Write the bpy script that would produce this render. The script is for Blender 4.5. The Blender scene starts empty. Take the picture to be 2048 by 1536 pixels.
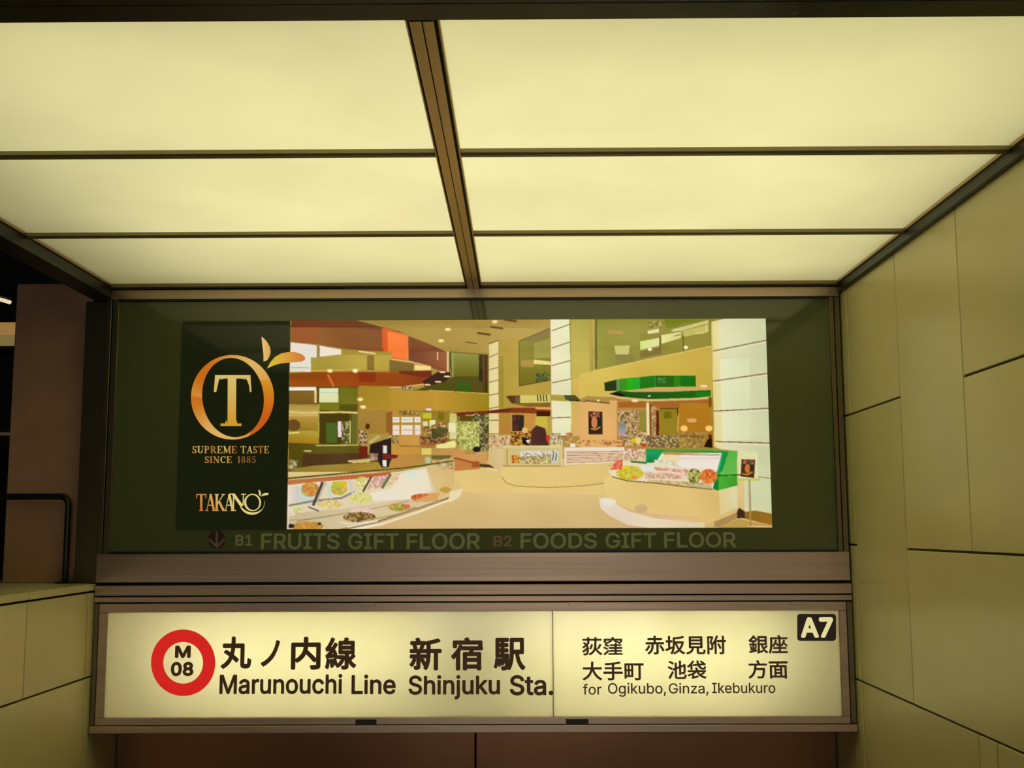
import bpy, bmesh, math, random
import numpy as np
from mathutils import Vector, Matrix
C = bpy.context.scene.collection
SC = bpy.context.scene
random.seed(4)

# ------------------------------------------------------------------ camera
YAW, PIT, ROL, FPX = -6.80125e-3, 0.125324, -3.43599e-3, 2303.97
CAM = Vector((0.0, -4.5, 1.6))
cy, sy, cp, sp = math.cos(YAW), math.sin(YAW), math.cos(PIT), math.sin(PIT)
FW = Vector((sy*cp, cy*cp, sp)); R0 = Vector((cy, -sy, 0)); U0 = R0.cross(FW)
RT = math.cos(ROL)*R0 + math.sin(ROL)*U0
UP = -math.sin(ROL)*R0 + math.cos(ROL)*U0
cd = bpy.data.cameras.new('camera'); cam = bpy.data.objects.new('camera', cd); C.objects.link(cam)
cd.lens = 36.0*FPX/2048; cd.sensor_width = 36.0; cd.clip_start = 0.05
cam.matrix_world = Matrix(((RT.x, UP.x, -FW.x, CAM.x), (RT.y, UP.y, -FW.y, CAM.y), (RT.z, UP.z, -FW.z, CAM.z), (0, 0, 0, 1)))
SC.camera = cam

# ------------------------------------------------------------------ world, lamps, exposure
w = bpy.data.worlds.new('night'); SC.world = w; w.use_nodes = True
w.node_tree.nodes['Background'].inputs[0].default_value = (0.0085, 0.0085, 0.0085, 1)
w.node_tree.nodes['Background'].inputs[1].default_value = 1.0
SC.view_settings.view_transform = 'Standard'; SC.view_settings.look = 'None'
SC.view_settings.exposure = 0.0; SC.view_settings.gamma = 1.0; SC.view_settings.use_curve_mapping = False
SC.cycles.max_bounces = 8; SC.cycles.diffuse_bounces = 4; SC.cycles.glossy_bounces = 4
SC.cycles.use_denoising = True

def area(name, loc, rot, sx, sy_, rad, col, spread=180):
    """area lamp given as surface radiance"""
    l = bpy.data.lights.new(name, 'AREA'); l.shape = 'RECTANGLE'; l.size = sx; l.size_y = sy_
    l.color = col; l.energy = rad*math.pi*sx*sy_; l.spread = math.radians(spread)
    o = bpy.data.objects.new(name, l); C.objects.link(o); o.location = loc; o.rotation_euler = rot
    return o
LCOL = (1.0, 0.92, 0.50)
# fluorescent banks above the luminous ceiling, tubes behind the station sign, shop front across the street
area('ceiling_lamp_bank', (-0.08, -1.42, 2.93), (0, 0, 0), 2.58, 2.72, 1.53, LCOL)
area('sign_tube', (-0.88, 0.265, 1.125), (math.radians(90), 0, 0), 1.05, 0.05, 19.5, (1.0, 0.935, 0.62))
area('sign_tube', (0.50, 0.265, 1.125), (math.radians(90), 0, 0), 1.05, 0.05, 19.5, (1.0, 0.935, 0.62))
area('shop_front_lamp', (0.2, -10.0, 0.62), (math.radians(90), 0, 0), 3.0, 0.9, 4.5, (1.0, 0.9, 0.86))

# ------------------------------------------------------------------ helpers
def hit(px, py, axis, v):
    d = FW + RT*((px-1024)/FPX) + UP*(-(py-768)/FPX)
    t = (v - CAM[axis])/d[axis]
    return CAM + d*t
def S(px, py, Y=0.0): return hit(px, py, 1, Y)
def s2l(c):
    return tuple(((v/255)/12.92 if v/255 <= 0.04045 else ((v/255+0.055)/1.055)**2.4) for v in c)

def tag(o, label=None, cat=None, group=None, kind=None):
    if label: o['label'] = label
    if cat: o['category'] = cat
    if group: o['group'] = group
    if kind: o['kind'] = kind
    return o
def empty(name, loc):
    o = bpy.data.objects.new(name, None); C.objects.link(o); o.location = loc; o.empty_display_size = .1
    return o
def obj(name, bm, m, parent=None):
    me = bpy.data.meshes.new(name)
    bmesh.ops.recalc_face_normals(bm, faces=bm.faces[:]) if not getattr(bm, 'keep', False) else None
    bm.to_mesh(me); bm.free(); me.materials.append(m)
    return link(name, me, parent)
def link(name, me, parent=None):
    o = bpy.data.objects.new(name, me); C.objects.link(o)
    if parent:
        o.parent = parent
        p = parent; off = Vector((0, 0, 0))
        while p: off += p.location; p = p.parent
        me.transform(Matrix.Translation(-off))
    else:
        # origin at the base of the thing
        xs = [v.co for v in me.vertices]
        b = Vector((sum(v.x for v in xs)/len(xs), sum(v.y for v in xs)/len(xs), min(v.z for v in xs)))
        me.transform(Matrix.Translation(-b)); o.location = b
    return o
def bx(bm, x0, x1, y0, y1, z0, z1, bev=0.0):
    r = bmesh.ops.create_cube(bm, size=1.0)
    vs = r['verts']
    for v in vs:
        v.co = Vector((x0 if v.co.x < 0 else x1, y0 if v.co.y < 0 else y1, z0 if v.co.z < 0 else z1))
    if bev:
        es = list({e for v in vs for e in v.link_edges})
        bmesh.ops.bevel(bm, geom=es, offset=bev, segments=1, affect='EDGES', profile=0.5)
def box(name, x0, x1, y0, y1, z0, z1, m, parent=None, bev=0.0):
    bm = bmesh.new(); bx(bm, min(x0,x1), max(x0,x1), min(y0,y1), max(y0,y1), min(z0,z1), max(z0,z1), bev)
    return obj(name, bm, m, parent)
def tube(bm, pts, r, n=12):
    rings = []
    for i, p in enumerate(pts):
        p = Vector(p)
        a = (Vector(pts[i]) - Vector(pts[i-1])).normalized() if i else None
        b = (Vector(pts[i+1]) - Vector(pts[i])).normalized() if i < len(pts)-1 else None
        d = ((a or b) + (b or a)).normalized()
        u = d.cross(Vector((0, 1, 0))).normalized(); v = d.cross(u)
        rings.append([bm.verts.new(p + (u*math.cos(t)+v*math.sin(t))*r) for t in [2*math.pi*k/n for k in range(n)]])
    for a, b in zip(rings, rings[1:]):
        for k in range(n):
            bm.faces.new((a[k], a[(k+1) % n], b[(k+1) % n], b[k]))
    bm.faces.new(rings[0]); bm.faces.new(rings[-1])

# ------------------------------------------------------------------ materials
def mat(name, col, rough=0.5, metal=0.0, spec=0.5, emit=None, es=1.0, var=0.0, vscale=(3, 3, 3), bump=0.0, bscale=60, rvar=0.0, lin=False):
    m = bpy.data.materials.new(name); m.use_nodes = True; nt = m.node_tree; N = nt.nodes; L = nt.links
    b = N['Principled BSDF']
    c = col if lin else s2l(col)
    b.inputs['Base Color'].default_value = (*c, 1); b.inputs['Roughness'].default_value = rough
    b.inputs['Metallic'].default_value = metal; b.inputs['Specular IOR Level'].default_value = spec
    if emit:
        b.inputs['Emission Color'].default_value = (*s2l(emit), 1); b.inputs['Emission Strength'].default_value = es
    if var or bump or rvar:
        tc = N.new('ShaderNodeTexCoord'); mp = N.new('ShaderNodeMapping'); mp.inputs['Scale'].default_value = vscale
        L.new(tc.outputs['Object'], mp.inputs[0])
        nz = N.new('ShaderNodeTexNoise'); nz.inputs['Detail'].default_value = 6; nz.inputs['Scale'].default_value = 1
        L.new(mp.outputs[0], nz.inputs['Vector'])
        if var:
            rmp = N.new('ShaderNodeMapRange'); rmp.inputs[1].default_value = .3; rmp.inputs[2].default_value = .7
            rmp.inputs[3].default_value = 1-var; rmp.inputs[4].default_value = 1+var
            L.new(nz.outputs[0], rmp.inputs[0])
            mx = N.new('ShaderNodeMix'); mx.data_type = 'RGBA'; mx.blend_type = 'MULTIPLY'; mx.inputs[0].default_value = 1
            mx.inputs[6].default_value = (*c, 1); L.new(rmp.outputs[0], mx.inputs[7]); L.new(mx.outputs[2], b.inputs['Base Color'])
        if rvar:
            r2 = N.new('ShaderNodeMapRange'); r2.inputs[1].default_value = .3; r2.inputs[2].default_value = .7
            r2.inputs[3].default_value = rough-rvar; r2.inputs[4].default_value = rough+rvar
            L.new(nz.outputs[0], r2.inputs[0]); L.new(r2.outputs[0], b.inputs['Roughness'])
        if bump:
            n2 = N.new('ShaderNodeTexNoise'); n2.inputs['Scale'].default_value = bscale; n2.inputs['Detail'].default_value = 4
            L.new(tc.outputs['Object'], n2.inputs['Vector'])
            bp = N.new('ShaderNodeBump'); bp.inputs['Strength'].default_value = bump; bp.inputs['Distance'].default_value = .01
            L.new(n2.outputs[0], bp.inputs['Height']); L.new(bp.outputs[0], b.inputs['Normal'])
    return m
def translucent(name, col, gloss=0.08):
    m = bpy.data.materials.new(name); m.use_nodes = True; nt = m.node_tree; N = nt.nodes; L = nt.links
    N.remove(N['Principled BSDF'])
    t = N.new('ShaderNodeBsdfTranslucent'); t.inputs[0].default_value = (*col, 1)
    d = N.new('ShaderNodeBsdfDiffuse'); d.inputs[0].default_value = (.55, .5, .3, 1)
    g = N.new('ShaderNodeBsdfGlossy'); g.inputs['Roughness'].default_value = gloss
    m1 = N.new('ShaderNodeMixShader'); m1.inputs[0].default_value = .2
    L.new(t.outputs[0], m1.inputs[1]); L.new(d.outputs[0], m1.inputs[2])
    m2 = N.new('ShaderNodeMixShader'); m2.inputs[0].default_value = .03
    L.new(m1.outputs[0], m2.inputs[1]); L.new(g.outputs[0], m2.inputs[2])
    # faint cloudy unevenness of the acrylic sheet
    tc = N.new('ShaderNodeTexCoord'); nz = N.new('ShaderNodeTexNoise'); nz.inputs['Scale'].default_value = 1.6; nz.inputs['Detail'].default_value = 3
    L.new(tc.outputs['Object'], nz.inputs['Vector'])
    r = N.new('ShaderNodeMapRange'); r.inputs[1].default_value = .3; r.inputs[2].default_value = .7; r.inputs[3].default_value = .96; r.inputs[4].default_value = 1.04
    L.new(nz.outputs[0], r.inputs[0])
    mx = N.new('ShaderNodeMix'); mx.data_type = 'RGBA'; mx.blend_type = 'MULTIPLY'; mx.inputs[0].default_value = 1
    mx.inputs[6].default_value = (*col, 1); L.new(r.outputs[0], mx.inputs[7]); L.new(mx.outputs[2], t.inputs[0])
    L.new(m2.outputs[0], N['Material Output'].inputs[0])
    return m
def print_mat(name, strength=1.0, spec=0.5, rough=0.06):
    """backlit print: the colour attribute is the printed film"""
    m = bpy.data.materials.new(name); m.use_nodes = True; nt = m.node_tree; N = nt.nodes; L = nt.links
    b = N['Principled BSDF']; a = N.new('ShaderNodeAttribute'); a.attribute_name = 'print'
    b.inputs['Base Color'].default_value = (.004, .004, .003, 1); b.inputs['Roughness'].default_value = rough
    b.inputs['Specular IOR Level'].default_value = spec
    L.new(a.outputs['Color'], b.inputs['Emission Color']); b.inputs['Emission Strength'].default_value = strength
    return m
M = {}
M['acrylic'] = translucent('milky_acrylic', (.97, .97, .93))
M['metal'] = mat('brushed_metal', (.48, .37, .26), .36, 1.0, lin=True, var=.10, vscale=(.6, 3, 60), rvar=.05)
M['metal_jamb'] = mat('smoked_metal', (.20, .17, .09), .36, 1.0, lin=True, var=.12, vscale=(30, 3, .6))
M['metal_dark'] = mat('dark_anodised_metal', (.022, .024, .011), .42, .5, lin=True, var=.1, vscale=(2, 2, 20))
M['mullion'] = mat('bronze_mullion', (.50, .37, .17), .38, 1.0, lin=True, var=.12, vscale=(3, 1, 3))
M['purlin'] = mat('bronze_purlin', (.27, .22, .09), .5, .3, lin=True)
M['black'] = mat('dark_gap', (14, 13, 8), .8)
M['glass'] = mat('dark_green_glass', (.105, .122, .050), .045, 0, .62, lin=True)
M['stone'] = mat('beige_stone', (.66, .60, .285), .30, 0, .45, lin=True, var=.11, vscale=(1.1, 1.1, 1.1), bump=.03, bscale=70, rvar=.02)
M['stone_b'] = mat('beige_stone_darker', (.62, .56, .265), .32, 0, .45, lin=True, var=.11, vscale=(1.3, .9, 1.1), bump=.03, bscale=70, rvar=.02)
M['joint'] = mat('joint_mortar', (.05, .036, .010), .8, lin=True)
M['pillar'] = mat('brown_granite', (.50, .30, .20), .32, 0, .5, lin=True, var=.12, vscale=(5, 5, 5))
M['soffit'] = mat('dark_brown_panel', (.22, .11, .05), .30, .8, .5, lin=True, var=.15, vscale=(2, 2, 2))
M['ink'] = mat('black_vinyl', (52, 34, 16), .5, emit=(40, 24, 8))
M['red'] = mat('red_vinyl', (90, 8, 6), .4, emit=(205, 28, 24))
M['white_letter'] = mat('backlit_letter', (120, 115, 80), .4, emit=(222, 212, 150))
M['plate'] = mat('black_plate', (20, 14, 8), .4, emit=(22, 12, 10))
M['pale'] = mat('pale_lettering', (.30, .34, .17), .5, lin=True)
M['pale_red'] = mat('pale_reddish_lettering', (.30, .18, .09), .5, lin=True)
M['arrow_disc'] = mat('dark_red_disc', (.035, .010, .005), .4, lin=True)
M['arrow'] = mat('pinkish_arrow', (.22, .14, .10), .5, lin=True)
M['print'] = print_mat('backlit_film')
M['gold'] = print_mat('gold_film', 1.0, .2, .3)
M['pave'] = mat('street_paving', (.17, .12, .08), .6, lin=True, var=.2, bump=.2)
M['rail'] = mat('dark_rail', (.022, .022, .014), .35, .6, lin=True)
M['white_in'] = mat('white_enamel', (.75, .73, .6), .7, lin=True)

# ================================================================== the setting
XL, XR = -1.6425, 1.2734      # inner faces of the side walls
ZC = 2.568                    # luminous ceiling
# ---- pavement and the stair that goes down under the signs
fl = box('floor', -4.2, 4.2, -11, -1.75, -.12, 0, M['pave']); tag(fl, 'street pavement at the top of the stair', kind='structure')
st = tag(empty('staircase', (-.18, -1.75, -1.6)), 'stone stair going down beneath the signs', kind='structure')
for i in range(9):
    z = -.165*(i+1); y = -1.75 + .3*i
    box('step', XL+.01, XR-.01, y+.001, y+.299 if i < 8 else 3.2, -1.75, z, M['pave'], st, .006)

def panels(root, face, out, cells, mats):
    """stone slabs on a wall whose visible face is x=face; out=+1 thickness goes +x"""
    g = .0035
    for k, (y0, y1, z0, z1) in enumerate(cells):
        a, b = sorted((face + random.uniform(-.0008, .0008), face + out*.03))
        box('stone_panel', a, b, y0+g, y1-g, z0+g, z1-g, M[mats[k % len(mats)]], root, .0018)

# ---- right wall
wr = tag(empty('wall_right', (XR+.1, -1.2, -1.7)), 'tall wall of large beige stone slabs on the right', kind='structure')
box('mortar_backing', XR+.007, XR+.30, -2.90, 3.2, -1.75, 2.60, M['joint'], wr)
box('outer_wall', XR+.301, XR+2.6, -2.88, 3.2, -.1, 4.2, M['stone_b'], wr)
box('outer_wall', XR+.055, XR+.30, -2.88, 3.2, 2.601, 4.2, M['stone_b'], wr)
cells = []
# narrow slabs at the corner beside the signs
for z0, z1 in ((2.035, 2.59), (1.536, 2.035), (1.03, 1.536), (.53, 1.03), (0.03, .53), (-.47, .03)): cells.append((-.083, .02, z0, z1))
cells += [(-.655, -.083, 2.035, 2.59), (-.655, -.083, 1.03, 2.035),
          (-1.21, -.655, 1.53, 2.59), (-1.77, -.655, 1.03, 1.53),
          (-1.77, -1.21, 2.03, 2.59), (-1.77, -1.21, 1.53, 2.03),
          (-2.32, -1.77, 1.53, 2.59), (-2.89, -2.32, 2.03, 2.59), (-2.89, -2.32, 1.53, 2.03), (-2.89, -1.77, 1.03, 1.53),
          (-1.183, -.083, .53, 1.03), (-1.307, -1.183, .53, 1.03), (-2.40, -1.307, .53, 1.03), (-2.89, -2.40, .53, 1.03)]
for z0, z1 in ((.03, .53), (-.47, .03)):
    for y0, y1 in ((-.655, -.083), (-1.75, -.655)): cells.append((y0, y1, z0, z1))
cells += [(-2.89, -1.75, .03, .53)]
for y0, y1 in ((.02, .8), (.8, 1.6), (1.6, 2.4), (2.4, 3.19)):
    for z0, z1 in ((-1.60, -.97), (-.97, -.47), (-.47, .03), (.03, .53), (.53, .88)): cells.append((y0, y1, z0, z1))
cells += [(-1.75+.9*i, -.85+.9*i, -1.6, -.47) for i in range(1, 2)] + [(-.85, .02, -1.6, -.47)]
cells = list(dict.fromkeys(cells)); cells.remove((-1.75+.9, -.85+.9, -1.6, -.47))
panels(wr, XR, 1, cells, ['stone', 'stone_b', 'stone'])

# ---- left low wall
wl = tag(empty('wall_left', (XL-.4, -1.2, -1.7)), 'low beige stone wall with flat coping on the left', kind='structure')
ZW = 1.396
box('mortar_backing', -2.66, XL-.007, -2.90, 3.2, -1.75, ZW-.034, M['joint'], wl)
cells = [(-.068, .02, 1.047, ZW-.03), (-.068, .02, .547, 1.047), (-.615, -.068, 1.047, ZW-.03), (-1.17, -.615, 1.047, ZW-.03),
         (-1.72, -1.17, 1.047, ZW-.03), (-2.28, -1.72, 1.047, ZW-.03), (-2.89, -2.28, 1.047, ZW-.03),
         (-1.17, -.068, .547, 1.047), (-2.28, -1.17, .547, 1.047), (-2.89, -2.28, .547, 1.047)]
for z0, z1 in ((.047, .547), (-.453, .047)):
    for y0, y1 in ((-.80, .02), (-1.75, -.80)): cells.append((y0, y1, z0, z1))
cells += [(-2.89, -1.75, .047, .547), (-.85, .02, -1.6, -.453)]
for y0, y1 in ((.02, .8), (.8, 1.6), (1.6, 2.4), (2.4, 3.19)):
    for z0, z1 in ((-1.60, -.97), (-.97, -.453), (-.453, .047), (.047, .547), (.547, .88)): cells.append((y0, y1, z0, z1))
panels(wl, XL, -1, cells, ['stone_b', 'stone'])
for y0, y1 in ((-.60, .40), (-1.72, -.60), (-2.89, -1.72)):
    box('coping_stone', -2.66, XL, y0+.003, y1-.003, ZW-.0255, ZW, M['stone'], wl, .002)

# ---- dark bulkhead behind and below the signs
wb = tag(empty('wall_back', (-.18, .34, .3)), 'dark brown bulkhead panels below the station sign', kind='structure')
sx = S(951, 1520, .3).x
g = .003
box('backing', XL, XR, .335, .37, .35, 1.35, M['black'], wb)
for a, b in ((XL+.001, sx), (sx, XR-.001)):
    box('bulkhead_panel', a+g, b-g, .30, .33, .36, .86, M['soffit'], wb, .002)

box('passage_soffit', XL, XR, .371, 3.19, .36, .42, M['pillar'], wb)
box('end_panel', XL, XR, 3.12, 3.19, -1.62, .359, M['pillar'], wb)

# ---- luminous ceiling
ce = tag(empty('ceiling', (-.18, -1.3, ZC)), 'backlit ceiling of six milky acrylic panels in bronze bars', kind='structure')
X0, X1, XA, XB = -1.6166, 1.2560, -.2147, -.149
ROW = [(-.045, -.806), (-.826, -1.620), (-1.640, -2.425)]
ys = [-.02, -.8125, -1.629, -2.44]
for i in range(3):
    for a, b in ((X0, XA+.004), (XB-.004, X1)):
        o = box('light_panel', a+.001, b-.001, ys[i+1], ys[i]-.001, ZC, ZC+.004, M['acrylic'], ce)
# housing over the lamps
box('housing', -1.66, -1.63, -2.47, 0, ZC+.035, 3.0, M['white_in'], ce)
box('housing', X1+.01, X1+.04, -2.47, 0, ZC+.035, 3.0, M['white_in'], ce)
box('housing', -1.63, X1+.01, -.01, .02, ZC+.035, 3.0, M['white_in'], ce)
box('housing', -1.63, X1+.01, -2.49, -2.46, ZC+.035, 3.0, M['white_in'], ce)
box('housing', -1.70, X1+.05, -2.52, .05, 3.0, 3.04, M['metal_dark'], ce)
# cross bars between the rows of panels, one each side of the centre bar
for y in (-.8125, -1.629):
    for a, b in ((X0, XA), (XB, X1)):
        bm = bmesh.new()
        bx(bm, a, b, y-.022, y+.016, ZC-.012, ZC-.0005, .001)
        bx(bm, a, b, y-.010, y-.005, ZC-.0145, ZC-.0125)
        obj('cross_bar', bm, M['purlin'], ce)
# bar along the sign end
box('end_bar', X0, X1, -.045, -.012, ZC-.014, ZC-.0005, M['purlin'], ce, .001)
# centre bar: two rails with grooves
cb = box('centre_bar', XA+.004, XB-.004, -2.44, -.001, ZC-.016, ZC-.0005, M['black'], ce)
wdt = XB-XA
for f0, f1, dz in ((0, .13, .014), (.15, .49, .022), (.52, .84, .022), (.87, 1.0, .014)):
    box('rail', XA+wdt*f0, XA+wdt*f1, -2.44, -.001, ZC-dz, ZC-.001, M['mullion'], cb, .001)
# side beams and the front beam
box('side_beam', XL-.06, X0-.0005, -2.9, -.001, 2.512, ZC+.03, M['metal_dark'], ce, .003)
box('edge_strip', X0-.0003, X0+.006, -2.44, -.001, ZC-.010, ZC-.0005, M['mullion'], ce)
box('side_beam', X1+.0005, XR+.005, -2.9, -.001, 2.524, ZC+.03, M['metal_dark'], ce, .003)
box('edge_strip', X1-.006, X1+.0003, -2.44, -.001, ZC-.010, ZC-.0005, M['mullion'], ce)
box('edge_strip', X0, X1, -2.462, -2.440, ZC-.016, ZC-.001, M['metal'], ce)
box('front_beam', X0+.001, X1-.001, -2.90, -2.53, ZC-.03, 3.10, M['metal_dark'], ce, .003)
box('front_soffit', X0+.001, X1-.001, -2.529, -2.464, ZC-.03, ZC+.03, M['metal_dark'], ce)
box('side_fascia', -1.74, -1.71, -2.9, .05, ZC+.031, 3.10, M['metal_dark'], ce, .003)

# ================================================================== advertising lightbox
ad = tag(empty('advertising_sign', (-.18, .05, 1.39)), 'wide backlit fruit shop advertisement in dark green glass under the ceiling', 'sign')
GL, GR = S(230, 850).x, S(1666, 850).x
ZT, ZB = S(950, 597).z, S(950, 1104).z
box('glass_panel', GL-.01, GR+.01, 0, .012, ZB-.01, ZT+.01, M['glass'], ad)
box('housing', GL-.03, GR+.03, .013, .16, ZB-.02, ZT+.04, M['black'], ad)
FR0, FR1 = XL+.004, XR-.008
f = -.012
box('top_rail', FR0, FR1, f, .014, ZT, ZC-.019, M['metal'], ad, .0015)
for a, b in ((FR0, GL), (GR, FR1)):
    mid = a+(b-a)*.45
    box('side_rail', a, mid-.0015, f, .014, ZB-.002, ZT-.001, M['metal_jamb'], ad, .0015)
    box('side_rail', mid+.0015, b, f+.003, .014, ZB-.002, ZT-.001, M['metal_jamb'], ad, .0015)
box('bottom_panel', FR0, FR1, f, .014, S(950, 1163, f).z, ZB-.002, M['metal'], ad, .0015)
box('glass_bead', GL, GR, f-.002, .0, ZB-.001, ZB+.006, M['metal_dark'], ad)
box('glass_bead', GL, GR, f-.002, .0, ZT-.006, ZT-.001, M['metal_dark'], ad)
box('shadow_gap', FR0, FR1, .002, .014, S(950, 1170, 0).z, S(950, 1162, 0).z, M['black'], ad)

# ---- the print: a fine grid of coloured film, painted in the coordinates of the layout
PQ = [(365, 643), (1532, 636), (1543, 1055), (352, 1058)]
px0, px1 = (S(*PQ[0]).x+S(*PQ[3]).x)/2, (S(*PQ[1]).x+S(*PQ[2]).x)/2
pz1, pz0 = (S(365, 643).z+S(1532, 637).z)/2, (S(352, 1058).z+S(1543, 1056).z)/2
NX, NZ, SS = 900, 326, 2
U, V = np.meshgrid((np.arange(NX*SS)+.5)/(NX*SS), (np.arange(NZ*SS)+.5)/(NZ*SS))      # V=0 top
def bil(k): return (PQ[0][k]*(1-U)+PQ[1][k]*U)*(1-V) + (PQ[3][k]*(1-U)+PQ[2][k]*U)*V
PX, PY = bil(0), bil(1)
IMG = np.zeros((NZ*SS, NX*SS, 3)) + np.array([176, 146, 72.])
rng = np.random.default_rng(7)
CR = {'A': (340, 620, 4.452), 'B': (780, 620, 5.12), 'C': (1160, 620, 5.12), 'D': (560, 830, 5.12), 'E': (900, 830, 5.689), 'F': (1180, 830, 5.39), 'P': (0, 0, 1)}
def cv(c, pts):
    a, b, s = CR[c]; return [(a+x/s, b+y/s) for x, y in pts]
FPXX, FPYY = PX, PY
def win(xs, ys, pad=3):
    """index window of the canvas that covers a layout box"""
    x0, x1, y0, y1 = min(xs)-pad, max(xs)+pad, min(ys)-pad, max(ys)+pad
    W, Hh = FPXX.shape[1], FPXX.shape[0]
    sx_, sy2 = W/1167.0, Hh/415.0
    a = int((x0-366)*sx_*.975)-14; b = int((x1-351)*sx_*1.025)+14
    c = int((y0-645)*sy2*.98)-10; d = int((y1-635)*sy2*1.03)+14
    a, b, c, d = max(0, a), min(W, max(b, 1)), max(0, c), min(Hh, max(d, 1))
    return (slice(c, d), slice(a, b))
def mask_w(pts):
    w_ = win([p[0] for p in pts], [p[1] for p in pts]); X_, Y_ = FPXX[w_], FPYY[w_]
    m = np.zeros(X_.shape, bool); n = len(pts)
    for i in range(n):
        (xa, ya), (xb, yb) = pts[i], pts[(i+1) % n]
        if ya == yb: continue
        m ^= ((ya > Y_) != (yb > Y_)) & (X_ < (xb-xa)*(Y_-ya)/(yb-ya)+xa)
    return w_, m, X_, Y_
def mask(pts):
    full = np.zeros(FPXX.shape, bool); w_, m, _, _ = mask_w(pts); full[w_] = m; return full
def wob(X_, Y_):
    a = rng.uniform(0, 6.28, 4)
    return (np.sin(X_*.043+a[0])+np.sin(Y_*.07+a[1])+np.sin((X_+Y_)*.031+a[2])+np.sin((X_-Y_)*.055+a[3]))/3
def P(c, pts, col, col2=None, ax='x', jit=0):
    w_, m, X_, Y_ = mask_w(cv(c, pts))
    if not m.any(): return
    if col2 is None: v = np.repeat(np.array(col, float)[None], m.sum(), 0)
    else:
        q = (X_ if ax == 'x' else Y_)[m]; t = ((q-q.min())/max(1, q.max()-q.min()))[:, None]
        v = np.array(col, float)*(1-t)+np.array(col2, float)*t
    if jit: v = v+wob(X_, Y_)[m][:, None]*jit*.8
    IMG[w_][m] = v
def Q(c, x0, y0, x1, y1, col, col2=None, ax='x', jit=0): P(c, [(x0, y0), (x1, y0), (x1, y1), (x0, y1)], col, col2, ax, jit)
def ellm(c, cx, cyy, rx, ry):
    a, b, s_ = CR[c]; cx, cyy, rx, ry = a+cx/s_, b+cyy/s_, rx/s_, ry/s_
    w_ = win([cx-rx, cx+rx], [cyy-ry, cyy+ry]); X_, Y_ = FPXX[w_], FPYY[w_]
    return w_, ((X_-cx)/rx)**2+((Y_-cyy)/ry)**2 < 1, X_, Y_
def EL(c, cx, cyy, rx, ry, col):
    w_, m, _, _ = ellm(c, cx, cyy, rx, ry); IMG[w_][m] = col
def LN(c, pts, w, col):
    s_ = CR[c][2]; pts = cv(c, pts); w = max(w/s_, 1.5)/2
    for (xa, ya), (xb, yb) in zip(pts, pts[1:]):
        w_ = win([xa, xb], [ya, yb], 3+w); X_, Y_ = FPXX[w_], FPYY[w_]
        dx, dy = xb-xa, yb-ya; L2 = dx*dx+dy*dy+1e-9
        t = (((X_-xa)*dx+(Y_-ya)*dy)/L2).clip(0, 1)
        IMG[w_][(X_-xa-t*dx)**2+(Y_-ya-t*dy)**2 < w*w] = col
def SP(c, pts, cols, sz=4, ell=None):
    """speckle: small irregular patches in several inks (goods too small to read)"""
    w_, m, X_, Y_ = ellm(c, *ell) if ell else mask_w(cv(c, pts))
    if not m.any(): return
    cols = np.array(cols, float); cols = cols*.66+cols.mean(0)*.34; n = max(8, int(m.sum()/(SS*SS*sz*sz*.55)))
    xs = rng.uniform(X_[m].min(), X_[m].max(), n); ys = rng.uniform(Y_[m].min(), Y_[m].max(), n)
    out = np.zeros(X_.shape+(3,)); 
    gx = ((X_+1.3*np.sin(Y_*.9))/sz).astype(int); gy = ((Y_+1.2*np.sin(X_*.8))/sz).astype(int)
    gx -= gx.min(); gy -= gy.min()
    out[:] = cols[rng.integers(0, len(cols), (gy.max()+1, gx.max()+1))[gy, gx]]
    for x_, y_ in zip(xs, ys):
        r1, r2, th = rng.uniform(.35, .75)*sz, rng.uniform(.2, .5)*sz, rng.uniform(0, 3.14)
        ix = (np.abs(X_[0]-x_) < sz); iy = (np.abs(Y_[:, 0]-y_) < sz)
        a0, a1 = np.argmax(ix), len(ix)-np.argmax(ix[::-1]); b0, b1 = np.argmax(iy), len(iy)-np.argmax(iy[::-1])
        if not ix.any() or not iy.any(): continue
        dx, dy = X_[b0:b1, a0:a1]-x_, Y_[b0:b1, a0:a1]-y_
        u, v = (dx*math.cos(th)+dy*math.sin(th))/r1, (-dx*math.sin(th)+dy*math.cos(th))/r2
        out[b0:b1, a0:a1][u*u+v*v < 1] = cols[rng.integers(0, len(cols))]+rng.uniform(-14, 14)
    IMG[w_][m] = out[m]
# .. hall ceiling
Q('P', 340, 630, 1560, 735, (150, 122, 52), (186, 158, 82), 'x', 5)
P('B', [(0, 190), (1650, 190), (1650, 400), (1020, 440), (590, 430), (200, 260)], (168, 138, 62), (188, 158, 84), 'x', 5)
Q('P', 723, 783, 870, 824, (172, 140, 46), (198, 152, 60), 'x', 4); Q('P', 869, 783, 980, 824, (198, 152, 60), (158, 134, 34), 'x', 4)
P('B', [(590, 430), (1012, 462), (1012, 862), (260, 832), (420, 780), (640, 700)], (88, 84, 28))
P('B', [(630, 440), (915, 462), (915, 735), (640, 700)], (148, 148, 72), (104, 98, 22), 'y', 6)
Q('B', 640, 690, 915, 855, (88, 80, 24), (96, 84, 30), 'x', 6); Q('B', 680, 740, 840, 850, (66, 96, 26))
Q('B', 918, 470, 985, 740, (58, 42, 12)); Q('B', 950, 470, 1012, 860, (92, 68, 34)); LN('B', [(990, 480), (990, 840)], 10, (50, 36, 12))
LN('B', [(600, 440), (600, 690)], 22, (225, 195, 140)); LN('B', [(650, 455), (650, 690)], 12, (178, 178, 96)); LN('B', [(615, 460), (615, 640)], 9, (60, 50, 25))
LN('B', [(400, 832), (1010, 866)], 8, (205, 180, 90))
P('B', [(1115, 312), (1330, 280), (1660, 190), (1660, 1290), (1115, 1290)], (182, 154, 66), (190, 162, 74), 'x', 6)
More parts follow.
